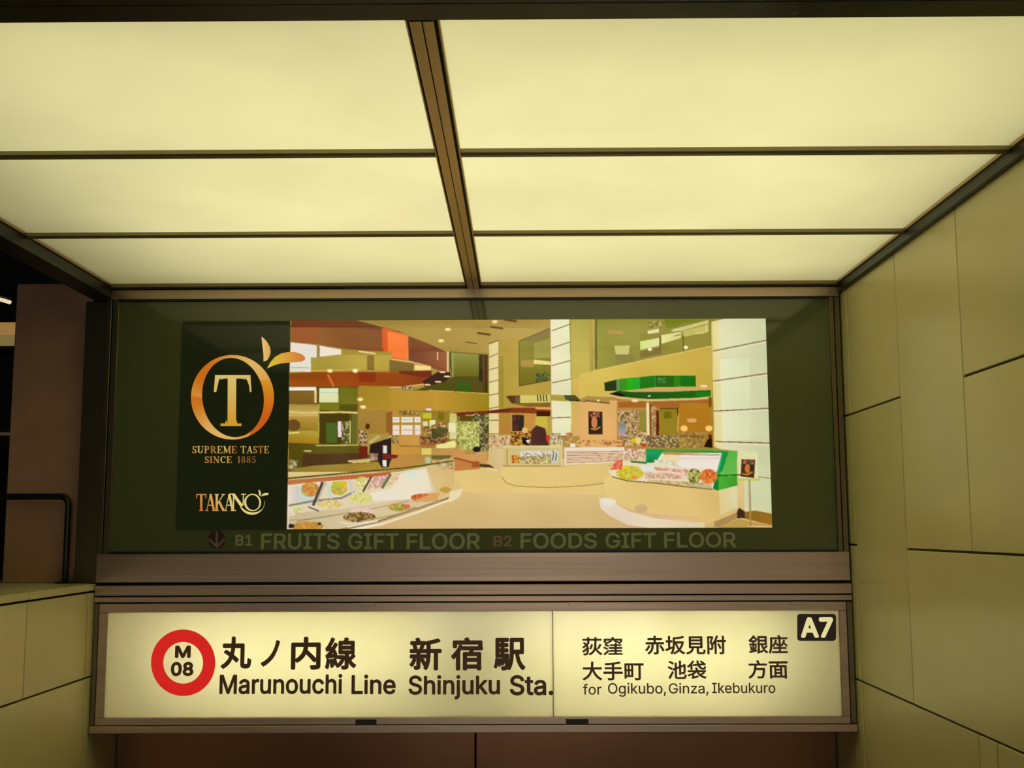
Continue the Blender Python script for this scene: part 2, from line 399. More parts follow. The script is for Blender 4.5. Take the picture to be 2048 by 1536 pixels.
Q('B', 1118, 480, 1170, 1010, (158, 146, 52)); Q('B', 1120, 1070, 1250, 1280, (176, 142, 56), (190, 128, 62), 'y')
P('B', [(1020, 352), (1115, 318), (1118, 1290), (1022, 1290)], (222, 214, 150), (240, 214, 160), 'x', 8)
LN('B', [(1022, 352), (1115, 318)], 9, (110, 70, 30))
for a, b in ((490, 452), (620, 596), (750, 726), (883, 865), (1020, 1002), (1140, 1138), (1280, 1278)): LN('B', [(1024, a), (1115, b)], 8, (120, 88, 44))
P('B', [(1328, 325), (1650, 200), (1650, 732), (1328, 786)], (140, 136, 52), (128, 116, 36), 'y', 8)
P('B', [(1340, 312), (1650, 192), (1650, 270), (1490, 338)], (136, 122, 66))
P('B', [(1480, 345), (1650, 295), (1650, 500), (1480, 500)], (165, 158, 78), None, 'x', 8)
P('B', [(1350, 520), (1480, 520), (1480, 590), (1350, 590)], (176, 146, 70)); P('B', [(1480, 515), (1650, 535), (1650, 570), (1480, 560)], (240, 218, 130))
SP('B', [(1500, 640), (1640, 640), (1640, 725), (1500, 752)], [(52, 58, 28), (110, 108, 44), (70, 92, 52), (150, 140, 60)], 4)
LN('B', [(1328, 325), (1328, 786)], 8, (96, 70, 28)); LN('B', [(1328, 325), (1640, 190)], 7, (90, 76, 30)); LN('B', [(1328, 788), (1650, 728)], 8, (96, 76, 24))
for x, y in ((600, 203), (530, 322), (1080, 123)): EL('B', x, y, 30, 17, (246, 222, 150))
for x, y in ((1240, 112), (1100, 187), (970, 252), (840, 345)): LN('B', [(x-60, y-12), (x, y-3), (x+58, y+5)], 20 if y < 300 else 10, (96, 66, 22))
# .. wall and windows, upper right
Q('P', 1143, 638, 1195, 790, (150, 144, 62), (190, 160, 78), 'x', 6)
P('B', [(1860, 740), (2048, 640), (2048, 1300), (1860, 1300)], (216, 186, 94), (222, 176, 104), 'y', 5)
P('B', [(1858, 90), (2048, 90), (2048, 660), (1858, 740)], (178, 168, 78), (206, 184, 88), 'y', 6)
P('C', [(150, 90), (1480, 90), (1345, 130), (1345, 372), (130, 632)], (152, 148, 62), (142, 132, 54), 'x', 8)
LN('C', [(168, 90), (168, 600)], 26, (112, 102, 40)); LN('C', [(150, 90), (148, 630)], 9, (206, 190, 104))
P('C', [(285, 210), (445, 215), (445, 260), (285, 240)], (186, 150, 74))
P('C', [(355, 372), (515, 366), (500, 462), (372, 462)], (208, 198, 122)); Q('C', 372, 462, 560, 560, (136, 128, 62), None, 'x', 14)
P('C', [(620, 240), (1345, 130), (1345, 372), (620, 490)], (150, 140, 58), None, 'x', 8)
P('C', [(620, 325), (812, 288), (812, 372), (620, 415)], (212, 228, 132), (226, 224, 160)); P('C', [(832, 262), (1040, 220), (1040, 290), (832, 352)], (236, 230, 160), (206, 200, 120))
P('C', [(695, 215), (810, 192), (812, 232), (700, 248)], (232, 222, 170)); P('C', [(950, 200), (1320, 100), (1320, 135), (960, 240)], (206, 198, 130))
P('C', [(1060, 215), (1320, 150), (1320, 225), (1060, 280)], (198, 190, 104), None, 'x', 8)
for k in range(5): LN('C', [(940+10*k, 215+18*k), (1030, 200+18*k)], 7, (110, 100, 50) if k % 2 else (230, 220, 150))
LN('C', [(1190, 240), (1270, 235)], 16, (228, 196, 130)); LN('C', [(1295, 120), (1295, 230)], 9, (225, 210, 130)); LN('C', [(1335, 140), (1335, 370)], 9, (120, 100, 40))
P('C', [(860, 92), (1290, 92), (1050, 140), (1000, 180), (885, 182)], (122, 132, 28), None, 'x', 12); SP('C', [(700, 110), (860, 110), (860, 185), (700, 185)], [(150, 142, 56), (108, 98, 42), (200, 188, 100)], 4)
for x in (828, 1060): LN('C', [(x, 270), (x, 450)], 14, (106, 98, 36))
P('C', [(620, 430), (830, 390), (830, 455), (620, 500)], (128, 110, 52)); EL('C', 720, 408, 22, 16, (245, 238, 190)); EL('C', 1086, 388, 22, 18, (248, 240, 190))
P('C', [(0, 660), (130, 634), (1358, 370), (1358, 905), (0, 905)], (218, 192, 92), (202, 172, 72), 'x', 5)
LN('C', [(130, 634), (1345, 372)], 8, (228, 200, 110))
P('C', [(240, 900), (1358, 900), (1358, 1425), (240, 1425)], (196, 142, 76), (176, 126, 42), 'x', 5)
P('C', [(0, 900), (380, 940), (380, 1425), (0, 1425)], (226, 180, 112), (230, 172, 106), 'y', 6)
P('C', [(390, 950), (1340, 930), (1340, 1010), (390, 1010)], (170, 106, 46)); Q('C', 1020, 962, 1320, 1255, (180, 124, 34), None, 'x', 4)
# .. green ring canopy
P('C', [(252, 752), (400, 715), (760, 680), (1187, 680), (1187, 792), (760, 800), (500, 832), (390, 836), (258, 840)], (48, 62, 24))
for a, b, c in ((375, 410, (96, 150, 90)), (408, 480, (66, 146, 36)), (480, 545, (44, 176, 26)), (545, 615, (46, 170, 48)), (615, 760, (36, 122, 28)), (760, 780, (30, 140, 60)), (780, 960, (44, 104, 24)), (960, 1030, (52, 132, 22)), (1030, 1187, (30, 116, 26))):
    m = mask(cv('C', [(252, 752), (400, 715), (760, 680), (1187, 680), (1187, 792), (760, 800), (500, 832), (390, 836), (258, 840)])) & (PX >= 1160+a/5.12) & (PX < 1160+b/5.12); IMG[m] = c
SP('C', [(800, 700), (880, 700), (880, 760), (800, 760)], [(50, 120, 40), (110, 160, 90), (36, 90, 24)], 3)
P('C', [(520, 830), (760, 802), (1187, 795), (1340, 800), (1340, 832), (960, 845), (560, 850)], (214, 168, 104))
P('C', [(298, 870), (400, 835), (550, 850), (960, 845), (1340, 828), (1340, 900), (1180, 912), (900, 926), (600, 916), (400, 895)], (40, 82, 28), (34, 108, 22), 'x')
P('C', [(298, 870), (380, 850), (470, 880), (430, 905)], (36, 26, 20)); Q('C', 1185, 850, 1335, 890, (36, 128, 26))
LN('C', [(270, 875), (420, 908), (700, 935), (1180, 920), (1335, 905)], 22, (216, 190, 120)); LN('C', [(700, 895), (720, 885)], 10, (220, 235, 210))
for x, y in ((565, 940), (1268, 788)): EL('C', x, y, 38, 13, (250, 222, 170))
Q('C', 1318, 900, 1345, 1000, (120, 82, 30))
# .. shelf of the second ring, posters, awning
P('B', [(1190, 890), (1335, 885), (1335, 962), (1250, 965)], (96, 62, 32)); Q('B', 1290, 900, 1335, 955, (110, 96, 70))
P('B', [(1340, 885), (1645, 880), (1645, 955), (1340, 962)], (216, 204, 112)); P('B', [(1240, 965), (1645, 958), (1645, 1005), (1400, 1000)], (140, 104, 44))
for x in (1515, 1545, 1575, 1605): LN('B', [(x, 885), (x+6, 940)], 11, (60, 50, 30))
P('B', [(1650, 90), (1842, 90), (1858, 880), (1858, 1300), (1662, 1300)], (240, 226, 190), (228, 234, 186), 'x', 7)
for a, b in ((216, 145), (396, 330), (577, 525), (755, 716), (1116, 1108), (1302, 1302)): LN('B', [(1664, a), (1852, b)], 9, (110, 88, 60))
P('B', [(1645, 880), (1860, 880), (2010, 940), (1800, 945), (1645, 935)], (178, 160, 66)); P('B', [(1785, 882), (1900, 882), (1960, 940), (1800, 930)], (84, 84, 50)); LN('B', [(1840, 935), (2010, 942)], 14, (58, 56, 24))
P('C', [(0, 925), (80, 890), (300, 905), (310, 965), (0, 940)], (176, 146, 78)); LN('C', [(60, 938), (300, 965)], 12, (110, 78, 32)); EL('C', 190, 938, 12, 12, (250, 235, 160))
P('B', [(660, 1062), (1000, 1042), (1250, 1012), (1640, 1010), (1650, 1075), (1250, 1062), (1000, 1070), (700, 1105)], (116, 46, 26), (150, 66, 30)); LN('B', [(1020, 1052), (1240, 1032)], 12, (86, 40, 40)); LN('B', [(1500, 1014), (1645, 1020)], 22, (226, 170, 96))
Q('B', 1380, 1080, 1500, 1250, (204, 146, 70)); Q('B', 1255, 1085, 1375, 1252, (78, 42, 40)); Q('B', 1335, 1110, 1372, 1225, (44, 52, 40)); SP('B', [(1265, 1100), (1330, 1100), (1330, 1245), (1265, 1245)], [(92, 40, 50), (110, 66, 50), (60, 34, 34)], 4)
Q('C', 84, 1044, 236, 1287, (66, 40, 30)); SP('C', [(92, 1050), (205, 1050), (205, 1110), (92, 1110)], [(130, 70, 50), (200, 150, 110), (70, 30, 30)], 4); EL('C', 150, 1160, 30, 62, (206, 134, 84)); Q('C', 190, 1120, 228, 1210, (50, 46, 34)); LN('C', [(120, 1225), (160, 1235), (205, 1210)], 14, (200, 150, 70))
LN('C', [(84, 1044), (236, 1046), (236, 1286), (84, 1286), (84, 1044)], 7, (226, 190, 120))
# .. back of the hall on the right: column, shelves, lamps
SP('C', [(385, 1040), (680, 1040), (680, 1400), (420, 1400)], [(210, 190, 140), (110, 80, 44), (240, 225, 180), (160, 120, 60), (90, 70, 50), (220, 160, 90)], 4)
Q('C', 610, 1040, 680, 1250, (150, 140, 60)); Q('C', 395, 1170, 470, 1300, (130, 140, 130), (200, 170, 180), 'y', 20)
LN('C', [(695, 970), (700, 1330)], 30, (240, 220, 165)); LN('C', [(720, 980), (722, 1330)], 16, (120, 66, 30)); SP('C', [(735, 1000), (775, 1000), (775, 1330), (735, 1330)], [(210, 180, 130), (150, 110, 60)], 4); LN('C', [(795, 1050), (795, 1320)], 28, (92, 36, 26))
Q('C', 815, 1010, 1010, 1290, (150, 128, 36), None, 'x', 6); Q('C', 860, 1050, 935, 1120, (112, 108, 24)); LN('C', [(1000, 1010), (1000, 1100)], 8, (60, 46, 20)); LN('C', [(820, 1020), (1000, 1020)], 9, (90, 76, 24)); LN('C', [(1008, 1080), (1000, 1250)], 12, (214, 168, 96))
EL('C', 1145, 1140, 50, 22, (226, 170, 110))
for x in (1065, 1318): EL('C', x, 1222, 36, 30, (255, 206, 112))
SP('C', [(1015, 1262), (1290, 1262), (1260, 1420), (1015, 1420)], [(176, 146, 76), (150, 110, 50), (200, 170, 96), (130, 100, 44)], 5); LN('C', [(1020, 1300), (1260, 1300)], 10, (110, 84, 30))
SP('C', [(680, 1290), (1015, 1290), (1015, 1420), (680, 1420)], [(110, 80, 50), (190, 160, 100), (80, 74, 60), (220, 196, 130), (150, 110, 60)], 4)
P('C', [(1265, 1410), (1300, 1340), (1345, 1300), (1355, 1420)], (38, 28, 16)); EL('C', 1330, 1300, 20, 18, (92, 44, 44))
EL('C', 555, 1345, 28, 26, (222, 196, 30)); EL('C', 600, 1345, 30, 34, (230, 216, 130)); EL('C', 655, 1392, 24, 20, (206, 70, 30))
# .. back of the hall, centre
Q('B', 0, 1045, 335, 1300, (186, 146, 66)); Q('B', 0, 1050, 25, 1290, (150, 84, 40)); SP('B', [(100, 1040), (320, 1040), (320, 1090), (100, 1090)], [(200, 170, 90), (120, 90, 40)], 4)
for y0, y1, c in ((1108, 1160, (240, 232, 220)), (1190, 1288, (240, 222, 205))):
    for a, b in ((34, 103), (122, 240), (258, 316)): Q('B', a, y0, b, y1, c); LN('B', [(a+12, (y0+y1)/2), (b-12, (y0+y1)/2)], 8, (176, 140, 120) if y0 > 1150 else (150, 170, 160))
Q('B', 335, 1040, 620, 1440, (156, 128, 50)); Q('B', 342, 1065, 430, 1122, (200, 196, 44)); Q('B', 375, 1018, 430, 1040, (238, 226, 240)); Q('B', 412, 1135, 470, 1210, (232, 228, 170)); Q('B', 345, 1150, 395, 1200, (225, 215, 160)); Q('B', 500, 1060, 560, 1140, (130, 108, 24))
SP('B', [(345, 1210), (600, 1150), (600, 1380), (345, 1380)], [(110, 84, 44), (226, 200, 120), (190, 140, 60), (76, 60, 34), (236, 222, 150), (150, 76, 44)], 4)
Q('B', 430, 1225, 540, 1320, (84, 80, 44)); P('B', [(480, 1390), (670, 1345), (690, 1400), (480, 1420)], (240, 234, 150)); Q('B', 330, 1370, 475, 1420, (196, 120, 80)); Q('B', 440, 1410, 900, 1480, (178, 148, 72)); Q('B', 615, 1070, 690, 1330, (206, 190, 100), (230, 224, 170), 'y', 12); Q('B', 605, 1165, 680, 1260, (236, 230, 180))
Q('B', 690, 1100, 720, 1400, (130, 128, 70)); Q('B', 720, 1090, 940, 1150, (104, 78, 30)); LN('B', [(780, 1085), (920, 1098)], 8, (220, 190, 100))
SP('B', [(720, 1150), (855, 1150), (855, 1400), (720, 1400)], [(220, 220, 120), (206, 206, 96), (128, 116, 50), (232, 230, 150)], 4)
SP('B', [(850, 1070), (1015, 1070), (1015, 1440), (850, 1440)], [(62, 56, 26), (150, 140, 84), (96, 90, 44), (198, 190, 140), (44, 40, 22)], 4)
SP('B', [(1020, 1295), (1250, 1295), (1250, 1450), (1020, 1450)], [(236, 212, 172), (214, 178, 120), (140, 96, 60), (226, 196, 150)], 4)
SP('B', [(1240, 1260), (1460, 1250), (1460, 1400), (1240, 1400)], [(190, 150, 60), (130, 50, 20), (222, 170, 90), (60, 30, 24), (210, 180, 60)], 5)
P('B', [(1500, 1095), (1610, 1095), (1620, 1230), (1480, 1230)], (206, 186, 72)); P('B', [(1505, 1045), (1645, 1045), (1645, 1100), (1505, 1100)], (70, 34, 26))
P('B', [(1440, 1395), (1455, 1240), (1500, 1190), (1590, 1220), (1630, 1395)], (98, 66, 58), (76, 44, 40), 'x', 12); P('B', [(1355, 1310), (1440, 1330), (1430, 1395), (1360, 1380)], (40, 28, 26)); EL('B', 1385, 1240, 28, 30, (232, 190, 120)); EL('B', 1618, 1322, 20, 34, (210, 56, 50)); P('B', [(1395, 1345), (1440, 1335), (1420, 1380)], (240, 236, 226))
SP('B', [(1645, 1270), (1750, 1270), (1750, 1400), (1645, 1400)], [(206, 180, 130), (120, 110, 70), (236, 220, 180)], 4); Q('B', 1640, 1385, 1750, 1420, (226, 200, 116)); SP('B', [(1800, 1265), (1870, 1265), (1870, 1380), (1800, 1380)], [(170, 110, 60), (220, 180, 120)], 4)
# .. red ring canopy, upper left
RC = [(583.7, 640), (708, 640), (758, 653), (800, 664), (821, 674), (866, 692), (895, 706), (895, 748), (862, 735), (819, 723), (780, 717), (730, 703), (683, 698), (638, 690), (583, 685)]
P('P', RC, (146, 92, 38), (124, 66, 40), 'x', 8)
P('P', [(583.7, 640), (708, 640), (758, 653), (790, 662), (700, 657), (583, 656)], (124, 52, 32), (110, 66, 30)); LN('A', [(1085, 148), (1500, 148), (1840, 150)], 10, (84, 36, 14))
P('P', [(583, 656), (640, 656), (640, 690), (583, 685)], (156, 84, 40)); P('P', [(820, 700), (895, 706), (895, 748), (820, 722)], (118, 58, 40), (150, 84, 50), 'x', 8)
P('P', [(765, 657), (772, 657), (818, 672), (818, 722), (780, 717), (766, 700)], (216, 84, 30), (250, 132, 62)); P('P', [(776, 664), (812, 672), (812, 719), (778, 714)], (252, 130, 62), (246, 124, 52), 'y')
LN('B', [(495, 440), (492, 520)], 10, (235, 215, 190)); LN('B', [(0, 508), (200, 535), (420, 590)], 16, (226, 176, 104))
P('A', [(1080, 295), (1312, 320), (1312, 430), (1260, 430), (1260, 560), (1070, 560)], (236, 222, 214), (222, 226, 206), 'y'); LN('A', [(1080, 522), (1250, 524)], 7, (200, 150, 160))
P('A', [(1338, 325), (1530, 358), (1530, 412), (1338, 422)], (242, 226, 210)); P('A', [(1530, 360), (1980, 380), (1980, 440), (1530, 430)], (168, 142, 52))
LN('A', [(1690, 375), (1830, 395)], 14, (235, 210, 150))
P('A', [(1262, 435), (1500, 405), (1980, 410), (1980, 545), (1720, 540), (1500, 530), (1262, 548)], (170, 152, 62), (188, 160, 64), 'x', 8); Q('A', 1760, 410, 1825, 545, (140, 108, 44))
P('B', [(0, 520), (260, 560), (240, 640), (0, 640)], (128, 100, 46)); P('B', [(255, 570), (430, 590), (420, 625), (260, 625)], (246, 218, 140))
P('A', [(1070, 570), (1270, 562), (1750, 560), (2048, 560), (2310, 560), (2300, 660), (2080, 692), (1070, 690)], (166, 84, 26), (150, 72, 26), 'x', 10)
Q('A', 1690, 565, 1835, 650, (146, 56, 24)); LN('A', [(1415, 590), (1460, 685)], 20, (226, 110, 60)); P('A', [(1070, 572), (1400, 572), (1400, 620), (1070, 640)], (146, 76, 24))
LN('A', [(1270, 550), (1700, 535)], 8, (220, 180, 80)); EL('A', 1430, 550, 26, 16, (245, 232, 170)); EL('A', 1655, 550, 24, 18, (252, 242, 190))
P('B', [(100, 635), (430, 630), (440, 700), (300, 690), (100, 660)], (122, 50, 30)); P('B', [(420, 690), (500, 640), (620, 645), (635, 690), (560, 750), (360, 795), (340, 740)], (66, 40, 30))
for x, y in ((545, 645), (590, 690), (500, 745), (390, 775)): EL('B', x, y, 34, 9, (250, 214, 170))
LN('B', [(0, 800), (120, 800), (350, 770)], 10, (240, 200, 120)); SP('B', [(120, 790), (260, 790), (260, 835), (120, 835)], [(210, 190, 130), (90, 76, 40)], 3)
# .. left side below the canopy
Q('A', 1065, 690, 1690, 1210, (96, 86, 28))
Q('A', 1065, 695, 1308, 726, (244, 236, 222)); Q('A', 1065, 730, 1300, 850, (138, 106, 42), (126, 94, 40), 'y', 8)
Q('A', 1065, 850, 1332, 960, (170, 146, 66), (214, 182, 108), 'y'); Q('A', 1065, 955, 1332, 1090, (196, 158, 78), (150, 126, 44), 'y', 12); Q('A', 1065, 1085, 1332, 1200, (184, 162, 66), (166, 126, 28), 'y', 8)
EL('A', 1105, 1035, 62, 52, (112, 80, 40)); LN('A', [(1065, 1105), (1150, 1100)], 12, (230, 220, 140)); Q('A', 1290, 720, 1312, 835, (236, 200, 140))
Q('A', 1335, 705, 1505, 832, (228, 234, 196), (222, 226, 160), 'y'); LN('A', [(1335, 745), (1500, 745)], 8, (190, 200, 180)); Q('A', 1510, 700, 1690, 850, (116, 116, 34), None, 'x', 8)
Q('A', 1335, 835, 1510, 900, (128, 122, 36)); Q('A', 1335, 930, 1600, 1200, (80, 66, 24)); Q('A', 1395, 1015, 1492, 1192, (82, 104, 38)); Q('A', 1500, 1000, 1532, 1140, (238, 216, 222))
SP('A', [(1535, 1000), (1600, 1000), (1600, 1200), (1535, 1200)], [(90, 90, 44), (210, 200, 130), (60, 60, 30)], 4); LN('A', [(1610, 1000), (1608, 1190)], 12, (206, 190, 110)); Q('A', 1625, 930, 1690, 1200, (110, 108, 44))
LN('A', [(1065, 915), (1200, 925), (1520, 918), (1680, 925)], 18, (222, 196, 120)); LN('A', [(1330, 850), (1330, 1140)], 10, (176, 172, 66)); LN('A', [(1685, 700), (1680, 1200)], 16, (170, 120, 60))
Q('A', 1695, 685, 1960, 905, (166, 136, 44), (178, 142, 48), 'x', 4); Q('A', 1695, 900, 1930, 1110, (166, 134, 62), (172, 134, 60), 'x', 8); LN('A', [(1700, 888), (2048, 892)], 8, (196, 140, 60))
for x, y in ((1700, 805), (1725, 872)): EL('A', x, y, 26, 16, (246, 230, 150))
EL('A', 1765, 1045, 20, 26, (90, 48, 18)); Q('A', 1930, 920, 1985, 1100, (150, 100, 50))
P('A', [(1062, 1190), (1320, 1200), (1700, 1205), (1760, 1290), (2060, 1290), (2060, 1390), (1640, 1400), (1062, 1470)], (92, 82, 24), (112, 96, 36), 'x', 6)
LN('A', [(1310, 1215), (1680, 1210)], 12, (200, 184, 96)); P('A', [(1190, 1290), (1690, 1280), (1760, 1300), (1620, 1400), (1180, 1410)], (80, 56, 30), (86, 62, 36), 'x', 8); Q('A', 1690, 1230, 1765, 1320, (112, 40, 26)); LN('A', [(1200, 1262), (1260, 1262)], 10, (235, 215, 140))
P('A', [(1300, 1390), (2000, 1350), (2000, 1440), (1065, 1490), (1065, 1420)], (150, 130, 56), (176, 146, 60), 'x', 12); LN('A', [(1600, 1352), (1780, 1342)], 16, (236, 210, 150))
SP('A', [(1065, 1340), (1150, 1340), (1120, 1430), (1065, 1445)], [(200, 176, 110), (110, 90, 50), (70, 84, 80), (226, 204, 150)], 4)
# .. till / equipment
P('D', [(1150, 215), (1440, 215), (1440, 330), (1150, 330)], (200, 150, 72), (208, 156, 80)); Q('D', 1150, 330, 1440, 410, (196, 152, 66), (214, 150, 66), 'y'); LN('D', [(1230, 325), (1440, 328)], 8, (140, 96, 44))
P('D', [(1150, 410), (1560, 410), (1700, 480), (1150, 560)], (196, 144, 72), (188, 150, 76), 'x', 6); P('D', [(1440, 215), (1600, 240), (1600, 330), (1440, 330)], (160, 110, 60)); SP('D', [(1440, 230), (1720, 240), (1700, 300), (1440, 300)], [(90, 64, 40), (206, 160, 90), (60, 50, 30), (180, 90, 50)], 4); P('D', [(1600, 320), (1800, 290), (1800, 345), (1610, 350)], (236, 230, 150)); Q('D', 1455, 350, 1555, 415, (222, 206, 110)); Q('D', 1555, 350, 1900, 440, (186, 152, 78), (214, 150, 90)); EL('D', 1520, 470, 30, 34, (180, 200, 150)); P('D', [(1560, 420), (1760, 420), (1740, 470), (1560, 460)], (110, 104, 50))
EL('D', 1660, 170, 70, 34, (96, 90, 50)); SP('D', [(1800, 80), (2048, 80), (2048, 380), (1840, 360)], [(220, 222, 130), (190, 190, 90), (110, 104, 44), (230, 226, 150), (150, 150, 80)], 4)
EL('D', 2020, 360, 40, 30, (40, 36, 28))
SP('D', [(810, 170), (900, 170), (900, 300), (810, 300)], [(140, 60, 44), (60, 30, 26), (206, 206, 120), (226, 210, 180)], 4); P('D', [(830, 330), (900, 330), (900, 430), (820, 420)], (120, 40, 28))
P('D', [(905, 285), (1010, 215), (1040, 230), (935, 305)], (186, 184, 110)); P('D', [(1040, 290), (1140, 220), (1160, 240), (1060, 310)], (190, 186, 104)); SP('D', [(1150, 220), (1225, 220), (1225, 300), (1150, 300)], [(200, 180, 110), (110, 70, 30)], 3)
P('D', [(930, 310), (1145, 240), (1145, 440), (1120, 540), (1050, 545), (1000, 470), (920, 400)], (52, 36, 34)); Q('D', 1060, 322, 1102, 400, (232, 228, 214)); Q('D', 1058, 470, 1098, 535, (236, 230, 210)); P('D', [(1060, 400), (1220, 420), (1200, 450), (1060, 460)], (124, 44, 36)); SP('D', [(920, 400), (1010, 400), (1010, 470), (920, 480)], [(206, 170, 140), (110, 70, 60), (150, 110, 90)], 4)
P('D', [(730, 470), (930, 455), (930, 490), (740, 500)], (214, 186, 120)); Q('D', 740, 510, 985, 590, (172, 140, 56), None, 'x', 8)
# .. floor
P('P', [(900, 925), (1250, 915), (1545, 915), (1545, 1060), (560, 1060), (560, 1040), (880, 960)], (222, 190, 122))
Q('P', 560, 945, 1545, 1060, (230, 202, 136), (212, 180, 124), 'y', 4); P('P', [(900, 935), (1230, 935), (1200, 990), (930, 985)], (230, 200, 128), None, 'x', 4)
P('E', [(60, 480), (340, 540), (345, 620), (60, 645)], (200, 130, 70)); P('E', [(60, 470), (430, 440), (430, 590), (340, 560)], (212, 156, 92)); LN('E', [(60, 500), (300, 560)], 14, (140, 80, 34)); Q('E', 255, 535, 340, 600, (166, 92, 44)); P('E', [(340, 560), (540, 580), (560, 610), (345, 600)], (92, 66, 42)); LN('E', [(430, 620), (540, 640)], 12, (240, 214, 196)); P('E', [(300, 430), (420, 430), (420, 460), (300, 460)], (196, 170, 110))
P('E', [(440, 420), (620, 370), (640, 610), (560, 640), (440, 560)], (216, 188, 124), (224, 196, 150), 'x', 6); SP('E', [(450, 380), (600, 340), (600, 420), (450, 450)], [(230, 208, 160), (206, 176, 116)], 4)
# .. food display case, lower left
P('D', [(85, 655), (1140, 600), (1500, 535), (1790, 470), (1800, 780), (1650, 880), (1300, 1010), (1000, 1110), (640, 1190), (85, 1192)], (232, 216, 186), (226, 208, 166), 'x', 5)
P('D', [(85, 1000), (640, 960), (1300, 860), (1700, 770), (1640, 890), (1000, 1090), (560, 1192), (85, 1192)], (206, 188, 150), (226, 206, 160), 'x', 5)
P('D', [(1500, 530), (1790, 470), (1795, 780), (1640, 860), (1560, 700)], (220, 196, 140), (222, 186, 120), 'x', 6); SP('D', [(1560, 480), (1790, 440), (1790, 560), (1600, 560)], [(206, 180, 120), (160, 130, 80), (222, 204, 150)], 4)
P('D', [(85, 672), (700, 622), (1140, 588), (1140, 612), (900, 650), (300, 695), (85, 722)], (196, 96, 62), (190, 130, 70), 'y')
P('D', [(85, 640), (620, 600), (1300, 540), (1500, 500), (1500, 520), (1140, 575), (85, 668)], (170, 160, 100))
LN('D', [(85, 655), (620, 605), (1280, 548), (1780, 478)], 11, (70, 60, 30))
P('D', [(85, 730), (200, 735), (205, 880), (85, 900)], (238, 222, 204), (206, 200, 196), 'x'); P('D', [(205, 740), (260, 730), (380, 880), (220, 890)], (196, 214, 200)); LN('D', [(100, 925), (350, 880), (640, 850), (760, 790)], 20, (138, 136, 120)); LN('D', [(490, 710), (530, 850)], 22, (196, 214, 206)); LN('D', [(720, 680), (750, 800)], 24, (202, 204, 200))
P('D', [(1180, 620), (1500, 560), (1560, 780), (1300, 850), (1150, 780)], (236, 228, 204), (240, 226, 196), 'y'); P('D', [(1300, 580), (1400, 570), (1400, 640), (1310, 640)], (220, 228, 214)); P('D', [(930, 800), (1140, 760), (1440, 790), (1400, 860), (960, 880)], (238, 228, 206))
SP('D', None, [(232, 130, 60), (222, 84, 44), (150, 170, 70), (240, 170, 90), (196, 200, 110)], 5, ell=(315, 765, 92, 72)); LN('D', [(230, 830), (300, 865), (390, 845)], 14, (200, 222, 206))
SP('D', None, [(150, 196, 50), (226, 190, 60), (200, 140, 80), (190, 160, 100), (236, 196, 120)], 5, ell=(610, 755, 84, 66)); P('D', [(540, 690), (690, 680), (690, 730), (560, 745)], (170, 200, 50), (236, 190, 50), 'x')
SP('D', None, [(228, 226, 150), (236, 226, 180), (196, 190, 90)], 5, ell=(845, 695, 60, 60)); SP('D', [(950, 640), (1120, 615), (1070, 740), (900, 770)], [(232, 196, 176), (196, 150, 120), (240, 222, 206), (206, 140, 130)], 5); SP('D', [(1140, 615), (1240, 600), (1200, 700), (1090, 735)], [(236, 206, 150), (216, 170, 120), (240, 216, 206)], 5)
for a, b, w_, c in (((440, 700), (350, 915), 30, (92, 76, 64)), ((475, 690), (385, 900), 14, (190, 176, 160)), ((940, 640), (860, 780), 20, (86, 72, 52)), ((1135, 618), (1055, 745), 26, (110, 116, 90))): LN('D', [a, b], w_, c)
SP('D', None, [(214, 214, 96), (232, 226, 150), (200, 190, 80), (238, 222, 190)], 5, ell=(830, 850, 112, 52))
SP('D', None, [(222, 212, 120), (236, 222, 170), (206, 170, 100), (232, 196, 150)], 5, ell=(520, 912, 130, 44)); SP('D', None, [(222, 224, 160), (190, 196, 110), (238, 226, 196)], 5, ell=(210, 965, 70, 34)); SP('D', None, [(226, 200, 190), (236, 212, 180)], 5, ell=(120, 1010, 40, 24))
LN('D', [(300, 940), (400, 980)], 14, (110, 96, 90)); LN('D', [(85, 1075), (400, 1050), (700, 1000), (1000, 950), (1330, 880)], 9, (176, 160, 120)); LN('D', [(180, 1085), (420, 1045), (640, 1010)], 9, (150, 134, 100))
SP('D', None, [(226, 190, 176), (240, 216, 200)], 4, ell=(850, 985, 130, 34)); SP('D', None, [(106, 78, 44), (150, 116, 66), (206, 176, 110), (196, 160, 90), (84, 60, 34)], 5, ell=(820, 1042, 168, 52)); LN('D', [(620, 1090), (700, 1110), (960, 1080)], 10, (240, 226, 200))
SP('D', None, [(150, 180, 70), (214, 190, 90), (226, 110, 70), (120, 150, 60), (206, 206, 130)], 5, ell=(1230, 945, 112, 40)); P('D', [(1270, 920), (1330, 915), (1340, 945), (1280, 960)], (232, 100, 80))
SP('D', None, [(196, 84, 40), (222, 130, 80), (170, 70, 34), (214, 160, 90)], 5, ell=(1475, 848, 130, 42)); P('D', [(1560, 800), (1640, 795), (1620, 880), (1350, 895)], (222, 166, 100)); EL('D', 1700, 770, 60, 30, (196, 160, 70))
SP('D', None, [(214, 176, 96), (196, 140, 60), (150, 150, 60), (222, 130, 60)], 5, ell=(290, 1135, 160, 50)); EL('D', 120, 1130, 34, 22, (50, 40, 50)); EL('D', 410, 1108, 20, 16, (76, 70, 30)); LN('D', [(85, 1180), (420, 1180)], 18, (206, 140, 60))
LN('D', [(520, 1190), (1000, 1090), (1400, 960), (1720, 855)], 22, (150, 130, 84)); LN('D', [(640, 1192), (1050, 1112), (1440, 985), (1760, 862)], 20, (244, 228, 200)); LN('D', [(840, 1085), (1200, 1015), (1640, 880)], 12, (176, 156, 110)); LN('D', [(700, 1140), (1000, 1080)], 16, (236, 222, 196)); LN('D', [(1330, 970), (1390, 955)], 30, (184, 150, 110))
